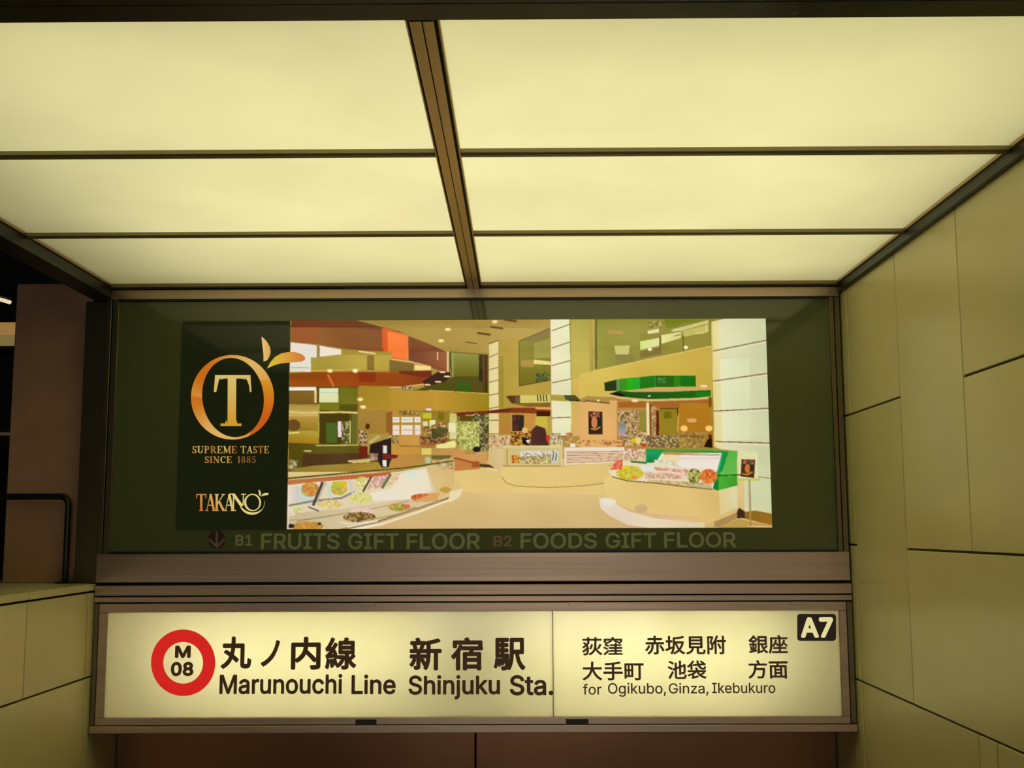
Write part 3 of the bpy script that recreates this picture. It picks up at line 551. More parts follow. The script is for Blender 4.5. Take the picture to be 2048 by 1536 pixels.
P('D', [(85, 715), (85, 1190), (95, 1190), (95, 715)], (240, 228, 200))
# .. centre counter
P('E', [(595, 600), (1300, 600), (1800, 556), (1790, 775), (1500, 812), (1100, 830), (750, 812), (640, 770), (600, 700)], (232, 204, 130), (226, 196, 124), 'x', 4)
Q('E', 610, 370, 1285, 600, (214, 192, 124)); Q('E', 610, 360, 1285, 378, (232, 214, 150)); Q('E', 690, 385, 1250, 412, (206, 196, 140)); SP('E', [(800, 415), (1245, 415), (1245, 500), (800, 500)], [(240, 232, 220), (226, 220, 190), (130, 110, 76), (236, 222, 226)], 3.4); SP('E', [(800, 480), (1150, 480), (1150, 562), (800, 562)], [(110, 84, 44), (222, 206, 140), (180, 160, 80), (236, 222, 190)], 4)
SP('E', [(705, 465), (795, 465), (795, 555), (705, 555)], [(220, 160, 60), (170, 60, 40), (226, 180, 76)], 4); Q('E', 1150, 450, 1235, 560, (206, 206, 186), None, 'x', 14)
for x in (1180, 1215): LN('E', [(x, 455), (x-10, 520)], 11, (80, 70, 60))
LN('E', [(610, 585), (1290, 590)], 12, (176, 140, 80)); LN('E', [(655, 400), (655, 580)], 9, (170, 140, 70)); LN('E', [(1275, 300), (1275, 600)], 22, (226, 200, 150))
P('E', [(1300, 380), (1985, 375), (1985, 545), (1700, 560), (1305, 575)], (238, 220, 186))
for k in range(7): LN('E', [(1330, 432+20*k), (1640, 430+19*k), (1970, 424+17*k)], 7, ((176, 120, 90), (190, 140, 76))[k % 2]); LN('E', [(1330, 442+20*k), (1640, 440+19*k), (1970, 434+17*k)], 7, ((246, 226, 226), (240, 220, 160))[k % 2])
SP('E', [(1440, 300), (1960, 295), (1960, 350), (1440, 362)], [(226, 176, 104), (150, 84, 44), (236, 196, 120), (232, 190, 116)], 4); LN('E', [(1890, 318), (1990, 322)], 12, (206, 80, 60)); LN('E', [(1330, 388), (1980, 384)], 14, (244, 226, 214)); Q('E', 1370, 335, 1430, 375, (240, 230, 206))
LN('E', [(600, 715), (640, 775), (750, 812), (1100, 830), (1500, 812), (1790, 778)], 10, (176, 142, 78)); LN('E', [(900, 845), (1250, 850)], 9, (236, 208, 136))
P('E', [(0, 870), (150, 840), (120, 930), (0, 1000)], (236, 220, 176))
# .. green fruit counter, right
P('F', [(150, 690), (240, 640), (1380, 790), (1575, 760), (1585, 1040), (1330, 1150), (1180, 1180), (620, 1080), (300, 960), (160, 860)], (232, 204, 132), (222, 190, 118), 'x', 4)
P('F', [(1380, 815), (1580, 765), (1585, 1000), (1400, 1080)], (226, 204, 140), (222, 214, 170), 'x', 5)
P('F', [(100, 900), (180, 890), (280, 960), (420, 1040), (700, 1110), (1230, 1165), (1230, 1215), (640, 1215), (400, 1180), (200, 1080), (110, 1000)], (236, 216, 196), (232, 212, 172), 'x', 6); EL('F', 200, 940, 80, 40, (232, 228, 206))
EL('F', 550, 1010, 70, 45, (208, 178, 128)); P('F', [(560, 1050), (1190, 1105), (1190, 1135), (620, 1085)], (222, 184, 144))
P('F', [(200, 600), (330, 520), (420, 500), (610, 520), (700, 490), (760, 430), (1415, 415), (1360, 640), (1315, 800), (900, 745), (400, 712), (240, 668)], (236, 220, 188))
SP('F', [(370, 370), (600, 375), (600, 515), (370, 480)], [(236, 214, 186), (226, 196, 150), (240, 230, 220), (196, 110, 80), (170, 140, 90)], 4)
P('F', [(605, 372), (1430, 395), (1430, 420), (780, 402), (740, 520), (600, 525)], (30, 160, 74)); P('F', [(620, 402), (735, 402), (725, 520), (615, 515)], (40, 160, 110), (30, 130, 70), 'y', 6); Q('F', 820, 370, 1320, 392, (130, 150, 60))
P('F', [(440, 500), (610, 515), (610, 535), (440, 520)], (30, 130, 60))
P('F', [(770, 425), (1408, 432), (1370, 600), (700, 540), (740, 470)], (240, 226, 206), (238, 232, 220), 'y'); LN('F', [(800, 430), (1390, 440)], 14, (200, 150, 120)); Q('F', 780, 440, 960, 520, (238, 218, 168)); LN('F', [(960, 478), (1390, 474)], 18, (232, 208, 206))
P('F', [(1425, 400), (1578, 400), (1578, 655), (1350, 660)], (88, 180, 70), (110, 190, 84), 'y', 5); P('F', [(1425, 400), (1490, 400), (1420, 610), (1360, 650)], (26, 146, 66)); P('F', [(1350, 660), (1390, 640), (1420, 655), (1380, 820), (1320, 800)], (20, 130, 50)); P('F', [(1380, 665), (1580, 660), (1585, 765), (1380, 815)], (84, 176, 60), (62, 160, 44)); LN('F', [(1380, 660), (1580, 652)], 12, (24, 90, 30))
LN('F', [(1420, 430), (1395, 560), (1360, 650)], 16, (40, 180, 110))
SP('F', None, [(214, 200, 62), (198, 186, 70), (232, 224, 110), (180, 170, 50), (214, 190, 60)], 4, ell=(430, 632, 150, 78)); EL('F', 480, 680, 30, 20, (232, 150, 60)); SP('F', [(290, 490), (350, 490), (350, 590), (215, 600)], [(214, 60, 44), (240, 150, 120), (236, 120, 90)], 4); P('F', [(340, 570), (400, 540), (440, 580), (360, 600)], (240, 200, 60))
P('F', [(540, 560), (680, 550), (700, 610), (560, 620)], (226, 226, 214)); SP('F', [(690, 570), (1060, 595), (1060, 635), (690, 600)], [(222, 150, 130), (236, 214, 190), (206, 110, 100)], 5); SP('F', [(580, 620), (1060, 640), (1050, 700), (600, 690)], [(236, 206, 176), (240, 226, 200), (214, 130, 110), (200, 180, 140)], 5); SP('F', [(620, 700), (1300, 740), (1300, 790), (620, 730)], [(206, 184, 130), (180, 150, 96), (226, 206, 156)], 5); SP('F', [(690, 490), (880, 500), (980, 560), (700, 560)], [(232, 226, 190), (200, 190, 150), (238, 230, 210)], 4)
SP('F', None, [(196, 192, 90), (50, 40, 20), (150, 150, 60), (226, 214, 150)], 5, ell=(1120, 665, 72, 80)); SP('F', None, [(222, 118, 50), (240, 160, 96), (200, 80, 30), (232, 140, 70)], 5, ell=(1275, 668, 92, 80))
LN('F', [(240, 672), (400, 715), (700, 738), (1000, 775), (1310, 805)], 12, (132, 98, 50)); P('F', [(1040, 760), (1310, 770), (1310, 800), (1040, 775)], (196, 184, 140))
# .. white column far right and the poster stand
P('P', [(1424, 643), (1455, 636), (1546, 636), (1546, 1040), (1500, 1030), (1487, 1020), (1487, 905), (1440, 900), (1428, 895)], (226, 222, 180), (208, 212, 168), 'x', 5)
P('P', [(1424, 643), (1440, 640), (1444, 898), (1428, 895)], (228, 216, 140), (236, 222, 170)); P('P', [(1440, 720), (1500, 716), (1500, 880), (1444, 884)], (232, 232, 192), (220, 226, 182), 'x', 4)
for a, b in (((1365, 425), (1910, 312)), ((1370, 735), (1922, 656)), ((1372, 1045), (1932, 1016)), ((1385, 1356), (1950, 1372))): LN('C', [a, b], 11, (120, 100, 66)); LN('C', [(a[0], a[1]+20), (b[0], b[1]+18)], 9, (240, 222, 196))
LN('F', [(1780, 668), (1945, 690)], 9, (140, 120, 84)); LN('C', [(1345, 140), (1345, 880)], 8, (196, 180, 90))
P('F', [(1585, 400), (1800, 400), (1810, 700), (1590, 690)], (224, 222, 170)); P('F', [(1590, 690), (1830, 690), (1830, 715), (1590, 712)], (190, 206, 90))
P('F', [(1628, 484), (1776, 490), (1762, 686), (1618, 668)], (84, 46, 28)); SP('F', [(1635, 490), (1765, 495), (1762, 540), (1630, 535)], [(110, 60, 40), (190, 130, 90), (60, 30, 24)], 4); EL('F', 1692, 585, 28, 48, (204, 118, 54)); Q('F', 1715, 540, 1758, 600, (56, 44, 30)); LN('F', [(1640, 640), (1690, 650), (1740, 625)], 14, (196, 140, 60)); LN('F', [(1580, 650), (1625, 655)], 12, (50, 40, 24))
LN('F', [(1708, 705), (1716, 1030)], 26, (196, 184, 140)); LN('F', [(1716, 705), (1722, 1030)], 9, (140, 120, 80))
P('F', [(1660, 1045), (1770, 1030), (1960, 1065), (1960, 1185), (1860, 1165), (1640, 1110)], (142, 106, 40), (156, 112, 32)); P('F', [(1575, 1045), (1600, 1000), (1660, 1040), (1660, 1110), (1580, 1112)], (66, 44, 34)); P('F', [(1330, 1150), (1580, 1048), (1580, 1115), (1390, 1205), (1330, 1200)], (176, 142, 86)); P('F', [(1390, 1205), (1600, 1118), (1730, 1150), (1960, 1185), (1960, 1222), (1390, 1222)], (192, 158, 80)); LN('F', [(1700, 1195), (1960, 1205)], 12, (232, 190, 130)); LN('F', [(1718, 1030), (1722, 1190)], 18, (176, 138, 70))
# .. dark green field of the emblem
DG = mask([(340, 600), (582.5, 600), (574.5, 1100), (340, 1100)])
IMG[DG] = (30, 34, 17)
IMG = IMG.reshape(NZ, SS, NX, SS, 3).mean((1, 3))
IMG = ((IMG-8)*1.02).clip(0, 255)/255
LIN = np.where(IMG <= .04045, IMG/12.92, ((IMG+.055)/1.055)**2.4)
def grid_mesh(name, x0, x1, z0, z1, y, nx, nz, lin):
    gx, gz = np.meshgrid(np.linspace(x0, x1, nx), np.linspace(z1, z0, nz))
    co = np.stack([gx, np.full_like(gx, y), gz], -1).reshape(-1, 3)
    idx = np.arange(nx*nz).reshape(nz, nx)
    q = np.stack([idx[:-1, :-1], idx[1:, :-1], idx[1:, 1:], idx[:-1, 1:]], -1).reshape(-1, 4)
    me = bpy.data.meshes.new(name)
    me.vertices.add(len(co)); me.vertices.foreach_set('co', co.astype(np.float32).ravel())
    me.loops.add(q.size); me.loops.foreach_set('vertex_index', q.ravel().astype(np.int32))
    me.polygons.add(len(q)); me.polygons.foreach_set('loop_start', (np.arange(len(q))*4).astype(np.int32)); me.polygons.foreach_set('loop_total', np.full(len(q), 4, np.int32))
    me.update(calc_edges=True); me.validate()
    at = me.color_attributes.new('print', 'FLOAT_COLOR', 'POINT')
    c4 = np.concatenate([lin.reshape(-1, 3), np.ones((len(co), 1))], 1).astype(np.float32)
    at.data.foreach_set('color', c4.ravel())
    return me
me = grid_mesh('poster_print', px0, px1, pz0, pz1, -.0025, NX, NZ, LIN); me.materials.append(M['print'])
po = link('poster_print', me, ad); tag(po, 'backlit photograph of a fruit shop with a red and a green ring canopy')

# ---- flat shapes in gold film, lettering
def flat(name, polys, Y, m, parent, colf=None, label=None, thick=.0006):
    """polys: lists of layout points (px) -> one mesh on the plane y=Y"""
    bm = bmesh.new()
    for p in polys:
        vs = [bm.verts.new(S(x, y, Y)) for x, y in p]
        try: bm.faces.new(vs)
        except ValueError: pass
    bmesh.ops.triangulate(bm, faces=[f for f in bm.faces if len(f.verts) > 4])
    bm.normal_update()
    for f in bm.faces:
        if f.normal.y > 0: f.normal_flip()
    me = bpy.data.meshes.new(name); bm.to_mesh(me); bm.free(); me.materials.append(m)
    if colf:
        at = me.color_attributes.new('print', 'FLOAT_COLOR', 'CORNER')
        i = 0
        flatpts = []
        for v in me.vertices:
            d = v.co - CAM; t = d.dot(FW); flatpts.append((1024+d.dot(RT)/t*FPX, 768-d.dot(UP)/t*FPX))
        for l in me.loops: at.data[l.index].color = (*s2l(colf(*flatpts[l.vertex_index])), 1)
    o = link(name, me, parent)
    if label: o['label'] = label
    return o
def lerp(a, b, t): t = max(0, min(1, t)); return tuple(x*(1-t)+y*t for x, y in zip(a, b))
def goldc(x, y):
    s = .5+.5*math.sin(x*.045+y*.021+1.0)
    return lerp((214, 172, 70), (196, 116, 24), s)
# emblem ring: outer oval and a leaning inner oval
ring = []
n = 96
def oo(t): return (465+83*math.cos(t), 794.5+84.5*math.sin(t))
def ii(t):
    a, b, ph = 61.5, 79.5, math.radians(-7.5)
    x, y = a*math.cos(t-ph*0), b*math.sin(t)
    return (466+x*math.cos(ph)-y*math.sin(ph), 795+x*math.sin(ph)+y*math.cos(ph))
for k in range(n):
    t0, t1 = 2*math.pi*k/n, 2*math.pi*(k+1)/n
    ring.append([oo(t0), oo(t1), ii(t1), ii(t0)])
def ringc(x, y):
    t = math.atan2(y-794, x-465)
    return lerp((222, 176, 96), (196, 104, 20), .5+.5*math.sin(2.2*t+.6)) if x < 500 or y < 760 else lerp((214, 160, 40), (200, 90, 20), (y-740)/90)
flat('emblem_ring', ring, -.0045, M['gold'], ad, ringc, 'gold ring of the fruit emblem with a thick and thin stroke')
def arc(cx, cyy, rx, ry, a0, a1, n=8): return [(cx+rx*math.cos(math.radians(a0+(a1-a0)*k/n)), cyy+ry*math.sin(math.radians(a0+(a1-a0)*k/n))) for k in range(n+1)]
Tl = [[(430, 750), (501, 750), (501, 755), (430, 755)], [(455.5, 750), (472.5, 750), (472, 847), (455, 847)],
      [(441, 847), (483, 847), (483, 852), (441, 852)], [(452, 840), (455, 847), (450, 847)], [(475, 847), (471, 847), (472, 838)],
      [(430, 754), (444, 754)] + [(438, 759), (434, 768), (432.5, 784), (427.5, 784)], [(501, 754), (487, 754), (494, 760), (498, 770), (499.5, 784), (503, 784)],
      [(444, 754), (456, 754), (456, 757), (449, 757), (440, 759)], [(487, 754), (472, 754), (472, 757), (482, 757), (491, 759)]]
flat('emblem_letter', Tl, -.0045, M['gold'], ad, lambda x, y: lerp((214, 190, 110), (206, 150, 40), (y-750)/95), 'gold serif letter T inside the ring')
flat('emblem_leaf', [[(523, 673), (529, 678), (535, 685), (540, 694), (541.5, 703), (539, 713), (534, 721), (527, 723), (527, 710), (526, 695), (524, 684)]], -.0045, M['gold'], ad, lambda x, y: lerp((226, 196, 130), (222, 160, 70), (x-524)/16), 'upright gold leaf of the emblem')
flat('emblem_leaf', [[(534, 737), (541, 724), (550, 714), (562, 707), (576, 704), (590, 704), (603, 708), (610, 714), (610, 719), (604, 723), (592, 724), (576, 724), (560, 727), (547, 731)]], -.0045, M['gold'], ad, lambda x, y: lerp((216, 180, 50), (214, 120, 60), (x-550)/55), 'horizontal gold leaf reaching over the photograph')

# serif capitals drawn with strokes; unit box 1 high
TH, TN = .17, .055
def seg(a, b, w):
    dx, dy = b[0]-a[0], b[1]-a[1]; L = math.hypot(dx, dy) or 1; nx, ny = -dy/L*w/2, dx/L*w/2
    return [(a[0]+nx, a[1]+ny), (b[0]+nx, b[1]+ny), (b[0]-nx, b[1]-ny), (a[0]-nx, a[1]-ny)]
def curve(cx, cyy, rx, ry, a0, a1, n=12, thick=TH, thin=TN):
    out = []
    for k in range(n):
        t0, t1 = math.radians(a0+(a1-a0)*k/n), math.radians(a0+(a1-a0)*(k+1)/n)
        def pt(t, s):
            w = thin + (thick-thin)*abs(math.cos(t)); return (cx+(rx-s*w)*math.cos(t), cyy+(ry-s*w)*math.sin(t))
        out.append([pt(t0, 0), pt(t1, 0), pt(t1, 1), pt(t0, 1)])
    return out
def srf(x, y, w=.30): return [(x-w/2, y-.03), (x+w/2, y-.03), (x+w/2, y+.03), (x-w/2, y+.03)]
def stem(x, w=TH): return [seg((x, 0), (x, 1), w), srf(x, .03), srf(x, .97)]
GLY = {
 'I': (.36, lambda: stem(.18)),
 '1': (.46, lambda: [seg((.26, 0), (.26, 1), TH), srf(.26, .03), seg((.08, .80), (.24, .97), TN)]),
 'T': (.78, lambda: [seg((.39, 0), (.39, 1), TH), srf(.39, .03), seg((.02, .97), (.76, .97), .06), seg((.04, .98), (.04, .74), .06), seg((.74, .98), (.74, .74), .06)]),
 'E': (.70, lambda: stem(.17)+[seg((.1, .97), (.62, .97), .06), seg((.1, .03), (.64, .03), .06), seg((.2, .52), (.48, .52), TN), seg((.61, .98), (.61, .76), .06), seg((.63, .02), (.63, .26), .06), seg((.47, .4), (.47, .63), .05)]),
 'P': (.70, lambda: stem(.17)+curve(.34, .73, .30, .27, -90, 90)+[seg((.17, .97), (.36, .97), TN), seg((.17, .49), (.36, .49), TN)]),
 'R': (.78, lambda: stem(.17)+curve(.34, .74, .28, .26, -90, 90)+[seg((.17, .97), (.36, .97), TN), seg((.17, .5), (.36, .5), TN), seg((.38, .5), (.66, .03), TH), srf(.70, .03, .18)]),
 'U': (.80, lambda: [seg((.17, .28), (.17, 1), TH), srf(.17, .97), seg((.64, .28), (.64, 1), TN), srf(.64, .97, .24)]+curve(.375, .30, .29, .30, 180, 360)),
 'M': (.98, lambda: [seg((.14, 0), (.14, 1), TN), srf(.14, .03, .24), seg((.16, .97), (.46, .1), TH), seg((.46, .1), (.80, .97), TN), seg((.82, 0), (.82, 1), TH), srf(.82, .03), srf(.82, .97), srf(.12, .97, .24)]),
 'A': (.80, lambda: [seg((.12, .03), (.40, 1), TN), seg((.40, 1), (.66, .03), TH), seg((.2, .34), (.56, .34), TN), srf(.12, .03, .24), srf(.68, .03)]),
 'N': (.84, lambda: [seg((.15, 0), (.15, 1), TN), srf(.15, .03, .24), seg((.14, .98), (.70, .02), TH), seg((.70, 0), (.70, 1), TN), srf(.70, .97, .24), srf(.10, .97, .2)]),
 'K': (.80, lambda: stem(.17)+[seg((.22, .42), (.66, .96), TN), seg((.34, .56), (.68, .03), TH), srf(.70, .03, .24), srf(.66, .97, .24)]),
 'C': (.76, lambda: curve(.42, .5, .38, .5, 50, 310, 18)+[seg((.70, .96), (.70, .70), .05)]),
 'S': (.60, lambda: curve(.30, .74, .24, .26, 20, 255, 12, .13)+curve(.30, .27, .27, .27, -160, 75, 12, .15)+[seg((.54, .97), (.54, .74), .05), seg((.06, .03), (.06, .28), .05), seg((.16, .60), (.42, .42), .15)]),
 '8': (.62, lambda: curve(.31, .76, .22, .24, 0, 360, 18, .11)+curve(.31, .27, .27, .27, 0, 360, 18, .13)),
 '5': (.60, lambda: curve(.27, .32, .27, .32, -150, 110, 14, .14)+[seg((.12, .55), (.14, .97), TN), seg((.12, .94), (.52, .94), .10)]),
 ' ': (.40, lambda: [])}
def serif(text, x0, y0, x1, y1, gap=.07):
    """returns polygons in layout px"""
    out = []; pen = 0
    for ch in text:
        w_, fn = GLY[ch]
        for p in fn(): out.append([(x+pen, y) for x, y in p])
        pen += w_+gap
    pen -= gap
    return [[(x0+(x/pen)*(x1-x0), y1-y*(y1-y0)) for x, y in p] for p in out]
copper = lambda x, y: lerp((176, 112, 44), (206, 176, 96), .5+.5*math.sin(x*.13))
flat('lettering', serif('SUPREME', 384, 892, 474, 906.5), -.0045, M['gold'], ad, copper)
flat('lettering', serif('TASTE', 481, 892, 538, 906.5), -.0045, M['gold'], ad, copper)
flat('lettering', serif('SINCE', 409, 912.5, 464, 926), -.0045, M['gold'], ad, copper)
flat('lettering', serif('1885', 474, 912.5, 512, 926), -.0045, M['gold'], ad, lambda x, y: (150, 98, 50))
TAK = serif('TAKA', 392, 988, 469, 1022, -.10)
# N with a tail that swings below the O, the O and its two leaves
TAK += [[(463, 988), (470, 988), (487, 1012), (480, 1012)], [(466, 990), (468.5, 990), (468, 1021), (465.5, 1021)], [(462, 1020), (472, 1020), (472, 1022), (462, 1022)], [(482, 987.5), (492, 987.5), (492, 989.5), (482, 989.5)], [(486, 988), (488, 988), (487, 1010), (485, 1010)], [(460, 987), (470, 987), (470, 989), (460, 989)]]
def crescent(cx, cyy, r, a0, a1, wmax, n=20):
    out = []
    for k in range(n):
        p = []
        for q in (k, k+1):
            f_ = q/n; t = math.radians(a0+(a1-a0)*f_); w_ = .6+wmax*math.sin(math.pi*min(1, f_*1.15+.08))
            p.append(((cx+r*math.cos(t), cyy+r*math.sin(t)), (cx+(r-w_)*math.cos(t), cyy+(r-w_)*math.sin(t))))
        out.append([p[0][0], p[1][0], p[1][1], p[0][1]])
    return out
TAK += crescent(504, 1004, 25.5, 165, -5, 4.2)
TAK += [[(505+17*math.cos(a), 1005+17.5*math.sin(a)), (505+17*math.cos(b), 1005+17.5*math.sin(b)), (505.5+(13.2)*math.cos(b)+.9*math.sin(b), 1005+15.2*math.sin(b)), (505.5+(13.2)*math.cos(a)+.9*math.sin(a), 1005+15.2*math.sin(a))] for a, b in [(2*math.pi*k/32, 2*math.pi*(k+1)/32) for k in range(32)]]
TAK += [[(517, 979), (520, 981), (522, 987), (521, 993), (518, 990)], [(522, 993), (525, 988), (530, 986), (537, 986), (536, 990), (528, 991)]]
flat('lettering', TAK, -.0045, M['gold'], ad, lambda x, y: lerp((196, 110, 50), (226, 206, 126), (x-395)/70+.25*math.sin(y*.3)), 'gold shop name in serif capitals with a fruit shaped O')

try: FONT = bpy.data.fonts.load(bpy.utils.system_resource('DATAFILES') + '/fonts/Inter.woff2')   # the sans serif that ships inside Blender
except Exception: FONT = None
def text(body, rect, Y, m, parent, offset=0.0, name='lettering', label=None, sp=1.0):
    """rect: x0,y0,x1,y1 of the inked area in the layout"""
    c = bpy.data.curves.new('t', 'FONT'); c.body = body; c.resolution_u = 5; c.fill_mode = 'NONE'
    if FONT and ord(body[0]) < 256: c.font = FONT
    o = bpy.data.objects.new('t', c); C.objects.link(o); bpy.context.view_layer.update()
    me = bpy.data.meshes.new_from_object(o.evaluated_get(bpy.context.evaluated_depsgraph_get()))
    bpy.data.objects.remove(o); bpy.data.curves.remove(c)
    # outline edges -> horizontal strips filled by winding number (overlapping contours stay solid)
    vx = [(v.co.x, v.co.y) for v in me.vertices]; ed = [tuple(e.vertices) for e in me.edges]
    bpy.data.meshes.remove(me)
    es = []
    for a, b in ed:
        d = 1 if (b-a == 1) else (-1 if a-b == 1 else (1 if b < a else -1))      # closing edge runs from last to first
        (xa, ya), (xb, yb) = (vx[a], vx[b]) if d > 0 else (vx[b], vx[a])
        if abs(ya-yb) > 1e-7: es.append((xa, ya, xb, yb))
    lo, hi = min(y for x, y in vx), max(y for x, y in vx)
    ns = 70; h = (hi-lo)/ns; quads = []
    for k in range(ns):
        ym, yb_, yt_ = lo+(k+.5)*h, lo+k*h, lo+(k+1)*h; cr = []
        for xa, ya, xb, yb in es:
            if (ya > ym) != (yb > ym):
                g = (xb-xa)/(yb-ya); g = max(-2.5, min(2.5, g)); xm_ = xa+(ym-ya)*(xb-xa)/(yb-ya)
                cr.append((xm_, 1 if yb > ya else -1, g))
        cr.sort(); wn = 0
        for x_, d, g in cr:
            if wn == 0: st = (x_, g)
            wn += d
            if wn == 0: quads.append([(st[0]-st[1]*h/2, yb_), (x_-g*h/2, yb_), (x_+g*h/2, yt_), (st[0]+st[1]*h/2, yt_)])
    V_, F_ = [], []
    sh = [(0, 0)] if not offset else [(offset*math.cos(2*math.pi*k/8), offset*math.sin(2*math.pi*k/8)) for k in range(8)]
    for k, (dx, dy) in enumerate(sh):
        for q in quads:
            n0 = len(V_); V_ += [(x+dx, y+dy, k) for x, y in q]; F_.append((n0, n0+1, n0+2, n0+3))
    me = bpy.data.meshes.new(name); me.from_pydata(V_, [], F_)
    co = np.array(V_); mn, mx = co.min(0), co.max(0)
    x0, y0, x1, y1 = rect; xm, ym = (x0+x1)/2, (y0+y1)/2
    A, B = S(x0, ym, Y), S(x1, ym, Y); T, D_ = S(xm, y0, Y), S(xm, y1, Y)
    u = (co[:, 0]-mn[0])/(mx[0]-mn[0]); v = (co[:, 1]-mn[1])/(mx[1]-mn[1])
    # level lines follow the perspective of the plane exactly, so a straight rectangle is enough
    X = A.x+(B.x-A.x)*u; Z = D_.z+(T.z-D_.z)*v
    new = np.stack([X, Y + co[:, 2]*4e-5, Z], 1)
    me.vertices.foreach_set('co', new.astype(np.float32).ravel()); me.materials.clear(); me.materials.append(m); me.update()
    o = link(name, me, parent)
    if label: o['label'] = label
    return o
# ---- directory line on the glass
disc = [[(433.5+17*math.cos(2*math.pi*k/28), 1079.5+18*math.sin(2*math.pi*k/28)) for k in range(28)]]
flat('arrow_disc', disc, -.0012, M['arrow_disc'], ad, label='dark red disc behind the arrow')
flat('arrow', [[(431.3, 1063), (435.7, 1063), (435.7, 1092), (431.3, 1092)], [(416, 1079), (420, 1077), (435, 1092), (433.5, 1097)], [(451, 1079), (447, 1077), (432, 1092), (433.5, 1097)]], -.0022, M['arrow'], ad, label='pinkish arrow pointing down')
for s, r, m_, of in (('B1', (471, 1069.5, 505, 1091.5), 'pale', .02), ('FRUITS', (522, 1066, 679, 1099), 'pale', .016), ('GIFT', (696, 1066, 797, 1099), 'pale', .016), ('FLOOR', (813, 1066, 960, 1099), 'pale', .016),
                     ('B2', (987, 1071, 1024, 1093), 'pale_red', .02), ('FOODS', (1041, 1065.5, 1194, 1097.5), 'pale', .016), ('GIFT', (1211, 1065, 1312, 1096.5), 'pale', .016), ('FLOOR', (1328, 1064, 1472, 1095.5), 'pale', .016)):
    text(s, r, -.0012, M[m_], ad, of)

# ================================================================== trim between the two signs
tr = tag(empty('trim_1', (-.18, 0, 1.31)), 'brushed metal strips between the advertisement and the station sign', kind='structure')
for y0, y1 in ((1169, 1189.5), (1192, 1203)):
    box('metal_strip', XL+.002, XR-.005, -.014, .01, S(950, y1, -.014).z, S(950, y0, -.014).z, M['metal'], tr, .0015)
box('backing', XL+.002, XR-.005, .011, .03, S(950, 1206).z, S(950, 1166).z, M['black'], tr)

# ================================================================== station sign
ss = tag(empty('station_sign', (-.18, .05, .84)), 'long backlit station sign with a red ring and black lettering under the advertisement', 'sign')
Yf = -.004
zt, zb = S(950, 1222.5, Yf).z, S(950, 1433.5, Yf).z
xl, xr, xs = S(212.5, 1325, Yf).x, S(1680, 1325, Yf).x, S(1106, 1325, Yf).x
box('face_panel', xl-.004, xs-.0012, Yf, Yf+.004, zb-.004, zt+.004, M['acrylic'], ss)
box('face_panel', xs+.0012, xr+.004, Yf, Yf+.004, zb-.004, zt+.004, M['acrylic'], ss)
box('panel_joint', xs-.0011, xs+.0011, Yf+.0005, Yf+.006, zb, zt, mat('joint_grey', (120, 104, 60), .5), ss)
hx0, hx1 = xl-.02, xr+.02
box('housing', hx0, hx1, .27, .28, zb-.03, zt+.03, M['white_in'], ss)
box('housing', hx0, hx1, .006, .27, zb-.03, zb-.022, M['white_in'], ss)
box('housing', hx0, hx1, .006, .27, zt+.022, zt+.03, M['white_in'], ss)
box('housing', hx0-.006, hx0, .006, .28, zb-.03, zt+.03, M['white_in'], ss)
box('housing', hx1, hx1+.006, .006, .28, zb-.03, zt+.03, M['white_in'], ss)
Ym = -.016
zo_t, zo_b = S(950, 1205.5, Ym).z, S(950, 1449, Ym).z
xo_l, xo_r = S(194, 1325, Ym).x, S(1697, 1325, Ym).x
box('frame_rail', xo_l, xo_r, Ym, .006, zt, zo_t, M['metal'], ss, .0015)
box('frame_rail', xo_l, xo_r, Ym, .006, zo_b, zb, M['metal'], ss, .0015)
box('frame_rail', xo_l, xl, Ym, .006, zb+.0005, zt-.0005, M['metal'], ss, .0015)
box('frame_rail', xr, xo_r, Ym, .006, zb+.0005, zt-.0005, M['metal'], ss, .0015)
zl = S(950, 1466, -.02).z
box('lower_rail', XL+.003, XR-.005, -.02, .016, zl, zo_b-.0025, M['metal'], ss, .002)
box('jamb', XL+.003, xo_l-.003, -.010, .016, zo_b, zo_t, M['metal_jamb'], ss, .0015)
box('jamb', xo_r+.003, XR-.005, -.010, .016, zo_b, zo_t, M['metal_jamb'], ss, .0015)
for a, b in ((717, 750), (1137, 1168), (306, 342), (1580, 1612)):
    box('latch', S(a, 1208, Ym).x, S(b, 1208, Ym).x, Ym-.003, Ym+.001, S(950, 1211.5, Ym).z, zo_t+.001, M['metal'], ss, .001)
for a, b in ((711, 753), (1132, 1177)):
    q = box('latch_label', S(a, 1445, Ym).x, S(b, 1445, Ym).x, Ym-.0015, Ym+.001, S(950, 1448, Ym).z, S(950, 1438.5, Ym).z, M['metal_dark'], ss)
    q['label'] = 'small dark maker plate on the lower frame'
Yt = Yf-.0015
ringp = []
for k in range(72):
    a, b = 2*math.pi*k/72, 2*math.pi*(k+1)/72
    e = lambda t, rx, ry: (366.3+rx*math.cos(t), 1325.5+ry*math.sin(t))
    ringp.append([e(a, 64.3, 66.6), e(b, 64.3, 66.6), e(b, 39.7, 41.6), e(a, 39.7, 41.6)])
flat('line_ring', ringp, Yt, M['red'], ss, label='thick red ring of the line symbol')
text('M', (350, 1291, 381.7, 1316), Yt, M['ink'], ss, .036)
text('08', (341.6, 1323.7, 387, 1352.3), Yt, M['ink'], ss, .036)
for ch, r in (('丸', (441, 1273, 503, 1338)), ('ノ', (521.5, 1280, 560, 1333.5)), ('内', (582, 1273.5, 641.5, 1339.5)), ('線', (650, 1274.5, 713, 1339.5)),
              ('新', (818.6, 1275, 883.5, 1341)), ('宿', (901.7, 1274.5, 966, 1341)), ('駅', (987, 1275.5, 1051, 1341))):
    text(ch, r, Yt, M['ink'], ss, .030)
